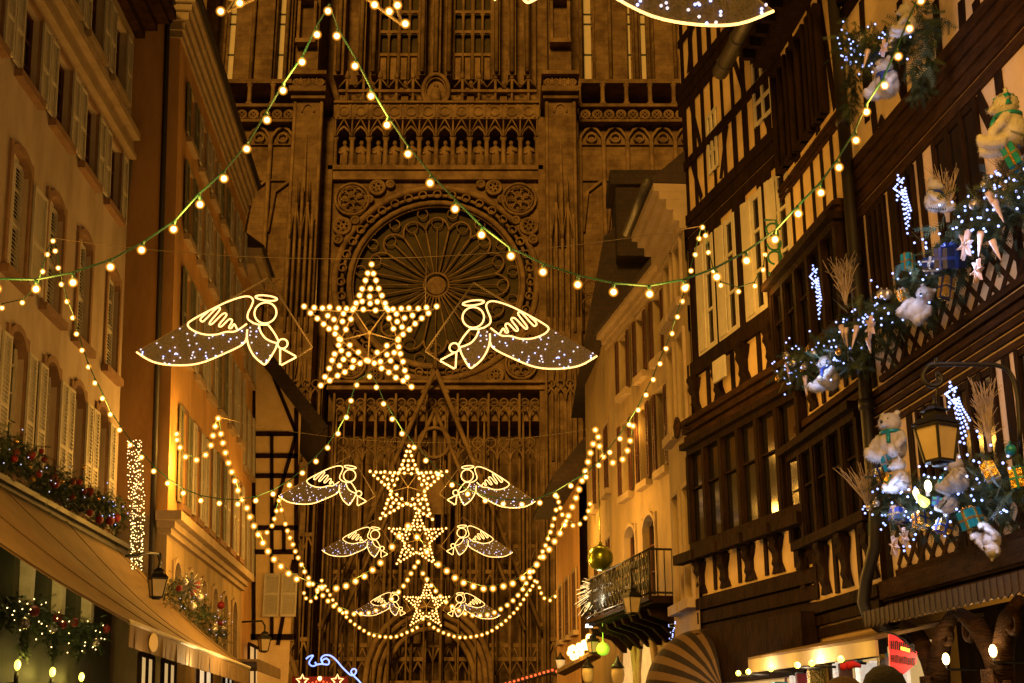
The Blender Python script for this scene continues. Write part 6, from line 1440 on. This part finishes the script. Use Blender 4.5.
# bright goods in the shop under it
M['goods_white'] = nosample(mat('lit_goods', (.8, .75, .7), .6, (.4, .3, .35), 14, emit=(1, .85, .68), es=.55, contrast=(.45, .55)))  # faint emission on the goods stands for the shop light falling on them
shp = thing('shop_display', 'bright shop display with hanging goods under the lit canopy', 'shop display', FR.P(16.5, .1, .5))
m = MB(); FR.box(m, 14.2, 18.6, -.1, -.05, .6, 2.5); m.build('back_panel', M['lit_room'], shp)
rr = random.Random(12)
for i in range(26):
    s = 14.3 + 4.2 * i / 26; m = MB(); w = rr.uniform(.06, .15); h = rr.uniform(.25, .75); FR.box(m, s, s + w, .05 + .2 * rr.random(), .1 + .3 * rr.random(), 2.4 - h, 2.4 - rr.random() * .1); m.build('hanging_goods', [M['goods_white'], M['red'], M['teal'], M['door'], M['gold'], M['goods_white']][i % 6], shp)
m = MB(); FT.box(m, 18.2, 21.2, .03, .06, .5, 2.28); m.build('back_panel', M['lit_room'], shp)
for i in range(24):
    s = 18.2 + 2.9 * i / 24; m = MB(); w = rr.uniform(.06, .14); h = rr.uniform(.3, .9); FT.box(m, s, s + w, .1 + .2 * rr.random(), .32 + .1 * rr.random(), 2.26 - h, 2.26 - rr.random() * .1); m.build('hanging_goods', [M['goods_white'], M['door'], M['red'], M['goods_white'], M['teal'], M['gold']][i % 6], shp)
lamp(FT.P(19.6, .8, 2.1), 20, (1, .8, .55), .15); lamp(FR.P(15.4, .9, 2.3), 22, (1, .8, .55), .15); lamp(FR.P(17.2, .9, 2.3), 16, (1, .8, .55), .15)
# red hanging sign with dark lettering
p = FR.W(903, 650, .55); sg = thing('shop_sign', 'red shop sign with rows of dark letters and a yellow strip', 'sign', p); z_ = (p.y * CT + (p.z - EYE) * ST) / FPX
def sp(x, y, q=0): return at_depth(x, y, p.y) + Vector((0, -q, 0))
M['sign_red'] = nosample(mat('sign_red', (.6, .02, .03), .5, emit=(1, .02, .03), es=.28)); M['sign_yellow'] = nosample(mat('sign_yellow', (.8, .6, .05), .5, emit=(1, .75, .1), es=.8))
m = MB(); m.prism([sp(889, 634), sp(896, 636), sp(917, 652), sp(917, 663), sp(904, 674), sp(890, 668)], (0, .04, 0)); m.build('board', M['sign_red'], sg)
m = MB()
for row, (y0, y1) in enumerate(((641, 649), (655, 662))):
    for i in range(6):
        x = 891 + i * 4.1 + row * .5; y = y0 + i * .7
        if x > 914: continue
        m.bar(sp(x, y, .012), sp(x, y1 + i * .7, .012), 1.1 * z_, .008, side=(1, 0, 0)); m.bar(sp(x + 2, y, .012), sp(x + 2, y1 + i * .7, .012), .9 * z_, .008, side=(1, 0, 0))
        if i % 2 == 0: m.bar(sp(x, (y + y1) / 2 + i * .35, .012), sp(x + 2.4, (y + y1) / 2 + i * .35, .012), .9 * z_, .008)
        else: m.bar(sp(x - .3, y, .012), sp(x + 2.4, y, .012), .9 * z_, .008)
m.build('lettering', M['iron'], sg); m = MB(); m.hexa([sp(900, 650, .014), sp(909, 652.5, .014), sp(909, 652.5, .03), sp(900, 650, .03), sp(900, 646.5, .014), sp(909, 649, .014), sp(909, 649, .03), sp(900, 646.5, .03)]); m.build('strip', M['sign_yellow'], sg)
m = MB(); m.tube([sp(880, 630), sp(893, 633.5), sp(905, 640), sp(916, 653)], .9 * z_, 6); m.build('bracket', M['iron'], sg)
# wall lamps of the carved ground storey
for u, v, lab in ((946, 659, 'left wall lamp among the carved posts at lower right'), (993, 651, 'right wall lamp among the carved posts at lower right')):
    p = FR.W(u, v, .25); r = thing('wall_lamp', lab, 'wall lamp', p, 'wall lamps between the carved posts'); m = MB(); m.sphere(p, .036, 10, 8, (1, 1, 1.6)); m.build('bulb', M['bulb_core'], r); m = MB(); m.tube([p - Vector((0, 0, .05)), p - Vector((0, 0, .1)), p - Vector((0, 0, .1)) - FR.n * .3], .014, 6); m.build('holder', M['iron'], r); lamp(p + FR.n * .12, 7, (1, .75, .4), .05, r)
# small things on the walls
m = MB(); FT.box(m, *sorted((FT.px(724, 370)[0], FT.px(736, 370)[0])), .16, .2, *sorted((FT.px(730, 381)[1], FT.px(730, 359)[1]))); tag(m.build('notice_board', M['white']), 'blank pale board fixed on the parapet below white casements', 'notice board')
m = MB(); c = FP1.W(677, 428, .3); m.ring(c, .16, .03, FP1.t, (0, 0, 1), n=18); m.sphere(c, .13, 10, 8, (.5, 1, 1)); m.tube([c, c - FP1.n * .3], .02, 6); tag(m.build('round_sign', M['wood_mid']), 'small round dark sign on the tall plaster house', 'sign')
M['green_iron'] = mat('green_iron', (.02, .16, .08), .5)
m = MB(); c = FT.P(FT.px(787, 250)[0], .2, FT.px(787, 250)[1])
for k in range(4): m.ring(c + Vector((0, 0, .3 - .22 * k)), .1, .016, n=12, a0=k % 2 * 3.14, a1=k % 2 * 3.14 + 4.6)
m.tube([c + Vector((-.12, 0, .45)), c + Vector((.05, 0, .45)), c + Vector((.1, 0, -.5))], .018, 6); tag(m.build('iron_ornament', M['green_iron']), 'green wrought iron scroll beside the oriel roof', 'ironwork')
r = thing('light_string', 'short tangle of blue-white lights beside the barrel awning', 'light string', FP1.W(671, 635, .2)); m = MB(); rr = random.Random(2)
q = [FP1.W(672 + rr.uniform(-3.5, 3.5), 622 + i * 1.5, .2) for i in range(18)]; m.tube(q, .008, 4); m.build('cable', M['cable'], r)
for x in q: inst('led', led_blue, r, x)
lamp(q[8] + FP1.n * .3, 2.5, BLUE, .05, r)
# ------------------------------------------------------------------ passers-by: whole figures, mostly below the frame
M['coat'] = mat('dark_coat', (.018, .016, .018), .85, (.012, .011, .012), 6); M['coat2'] = mat('brown_coat', (.07, .04, .022), .85, (.05, .03, .016), 6); M['skin'] = mat('skin', (.50, .29, .20), .55); M['trouser'] = mat('trousers', (.02, .022, .03), .85); M['knit'] = mat('dark_knit', (.010, .009, .010), .9, (.016, .014, .015), 40, .6, 60); M['fur_hat'] = mat('fur_hat', (.10, .06, .032), .95, (.06, .035, .02), 20, .6, 50); M['santa'] = mat('red_felt', (.5, .015, .02), .8)
def person(x, y, H_, label, coat, hat, pom=False, yaw=0.0):
    b = MB(); k = H_ / 1.8
    b.tube([(0, 0, .82), (0, 0, 1.0), (0, .01, 1.2), (0, .01, 1.38), (0, .0, 1.47)], .2, 14, rs=[.17, .175, .18, .19, .12]); b.sphere((-.13, 0, 1.38), .1); b.sphere((.13, 0, 1.38), .1)
    b.tube([(0, 0, 1.45), (0, .01, 1.58)], .06, 10, rs=[.075, .058]); b.sphere((0, .01, 1.68), .105, 14, 12, (.86, 1.0, 1.22)); b.sphere((0, .11, 1.655), .02); b.sphere((-.095, 0, 1.67), .025, 8, 6, (.5, 1, 1.3)); b.sphere((.095, 0, 1.67), .025, 8, 6, (.5, 1, 1.3)); b.sphere((0, .07, 1.59), .05)
    for q in (-1, 1):
        b.tube([(q * .19, 0, 1.4), (q * .25, -.01, 1.12), (q * .25, .06, .88)], .06, 10, rs=[.075, .062, .05]); b.sphere((q * .25, .075, .82), .045, 8, 6, (.6, 1, 1.2))
        for i in range(4): b.tube([(q * .25, .045 + .022 * i, .80), (q * .25, .05 + .022 * i, .745), (q * .24, .055 + .022 * i, .70 + .008 * abs(i - 1.5))], .0115, 6)
        b.tube([(q * .25, .1, .84), (q * .235, .135, .80), (q * .225, .145, .765)], .013, 6)
        b.tube([(q * .09, 0, .9), (q * .1, .01, .5), (q * .1, -.01, .09)], .08, 10, rs=[.1, .075, .055]); b.sphere((q * .1, .06, .05), .06, 10, 6, (.8, 1.9, .75))
    me = apply_remesh(b, 'body', [M[coat], M['skin'], M['trouser']], .0125, lambda c: 1 if c.z > 1.52 or (c.z < .865 and abs(c.x) > .2) else (2 if c.z < .72 else 0), 3)
    r = thing('person', label, 'person', (x, y, 0)); r.rotation_euler.z = yaw; r.scale = (k,) * 3
    def ch(nm, mb, mts): o = bpy.data.objects.new(nm, mb.mesh(nm, mts, Vector((0, 0, 0)))); COL.objects.link(o); o.parent = r; return o
    m = MB()
    for q in (-1, 1): m.sphere((q * .038, .105, 1.69), .013, 8, 6)
    ch('eyes', m, M['black']); m = MB(); m.tube([(-.025, .112, 1.618), (0, .118, 1.615), (.025, .112, 1.618)], .006, 5); ch('mouth', m, M['santa'])
    m = MB(); m.lathe((0, .0, 1.70), [(.112, 0), (.118, .01), (.118, .05), (.112, .055), (.11, .08), (.09, .13), (.05, .165), (.008, .178)], 20)
    if pom: m.sphere((0, 0, 1.89), .04, 10, 8)
    ch('hat', m, M[hat]); m = MB(); m.ring((0, .01, 1.5), .1, .045, (1, 0, 0), (0, 1, 0), n=20, m=8); ch('scarf', m, M['door']); return r
p = at_depth(883, 664, 6.6); person(p.x, 6.6, p.z * .957, 'person in dark knitted hat and dark coat walking away below the red sign', 'coat', 'knit')
p = at_depth(843, 675, 5.6); person(p.x, 5.6, p.z * .957, 'person in brown fur hat and coat, only the hat showing beside the dark hat', 'coat2', 'fur_hat')
p = at_depth(852, 664, 12.2); m = MB(); m.tube([p + Vector((-.05, 0, -.02)), p + Vector((.02, 0, .0)), p + Vector((.08, 0, -.02))], .05, 8, rs=[.04, .032, .015]); m.sphere(p + Vector((-.08, 0, -.025)), .035, 10, 8); o = m.build('santa_hat', [M['santa']]); tag(o, 'red felt hat lying on the shop display under the canopy', 'hat')
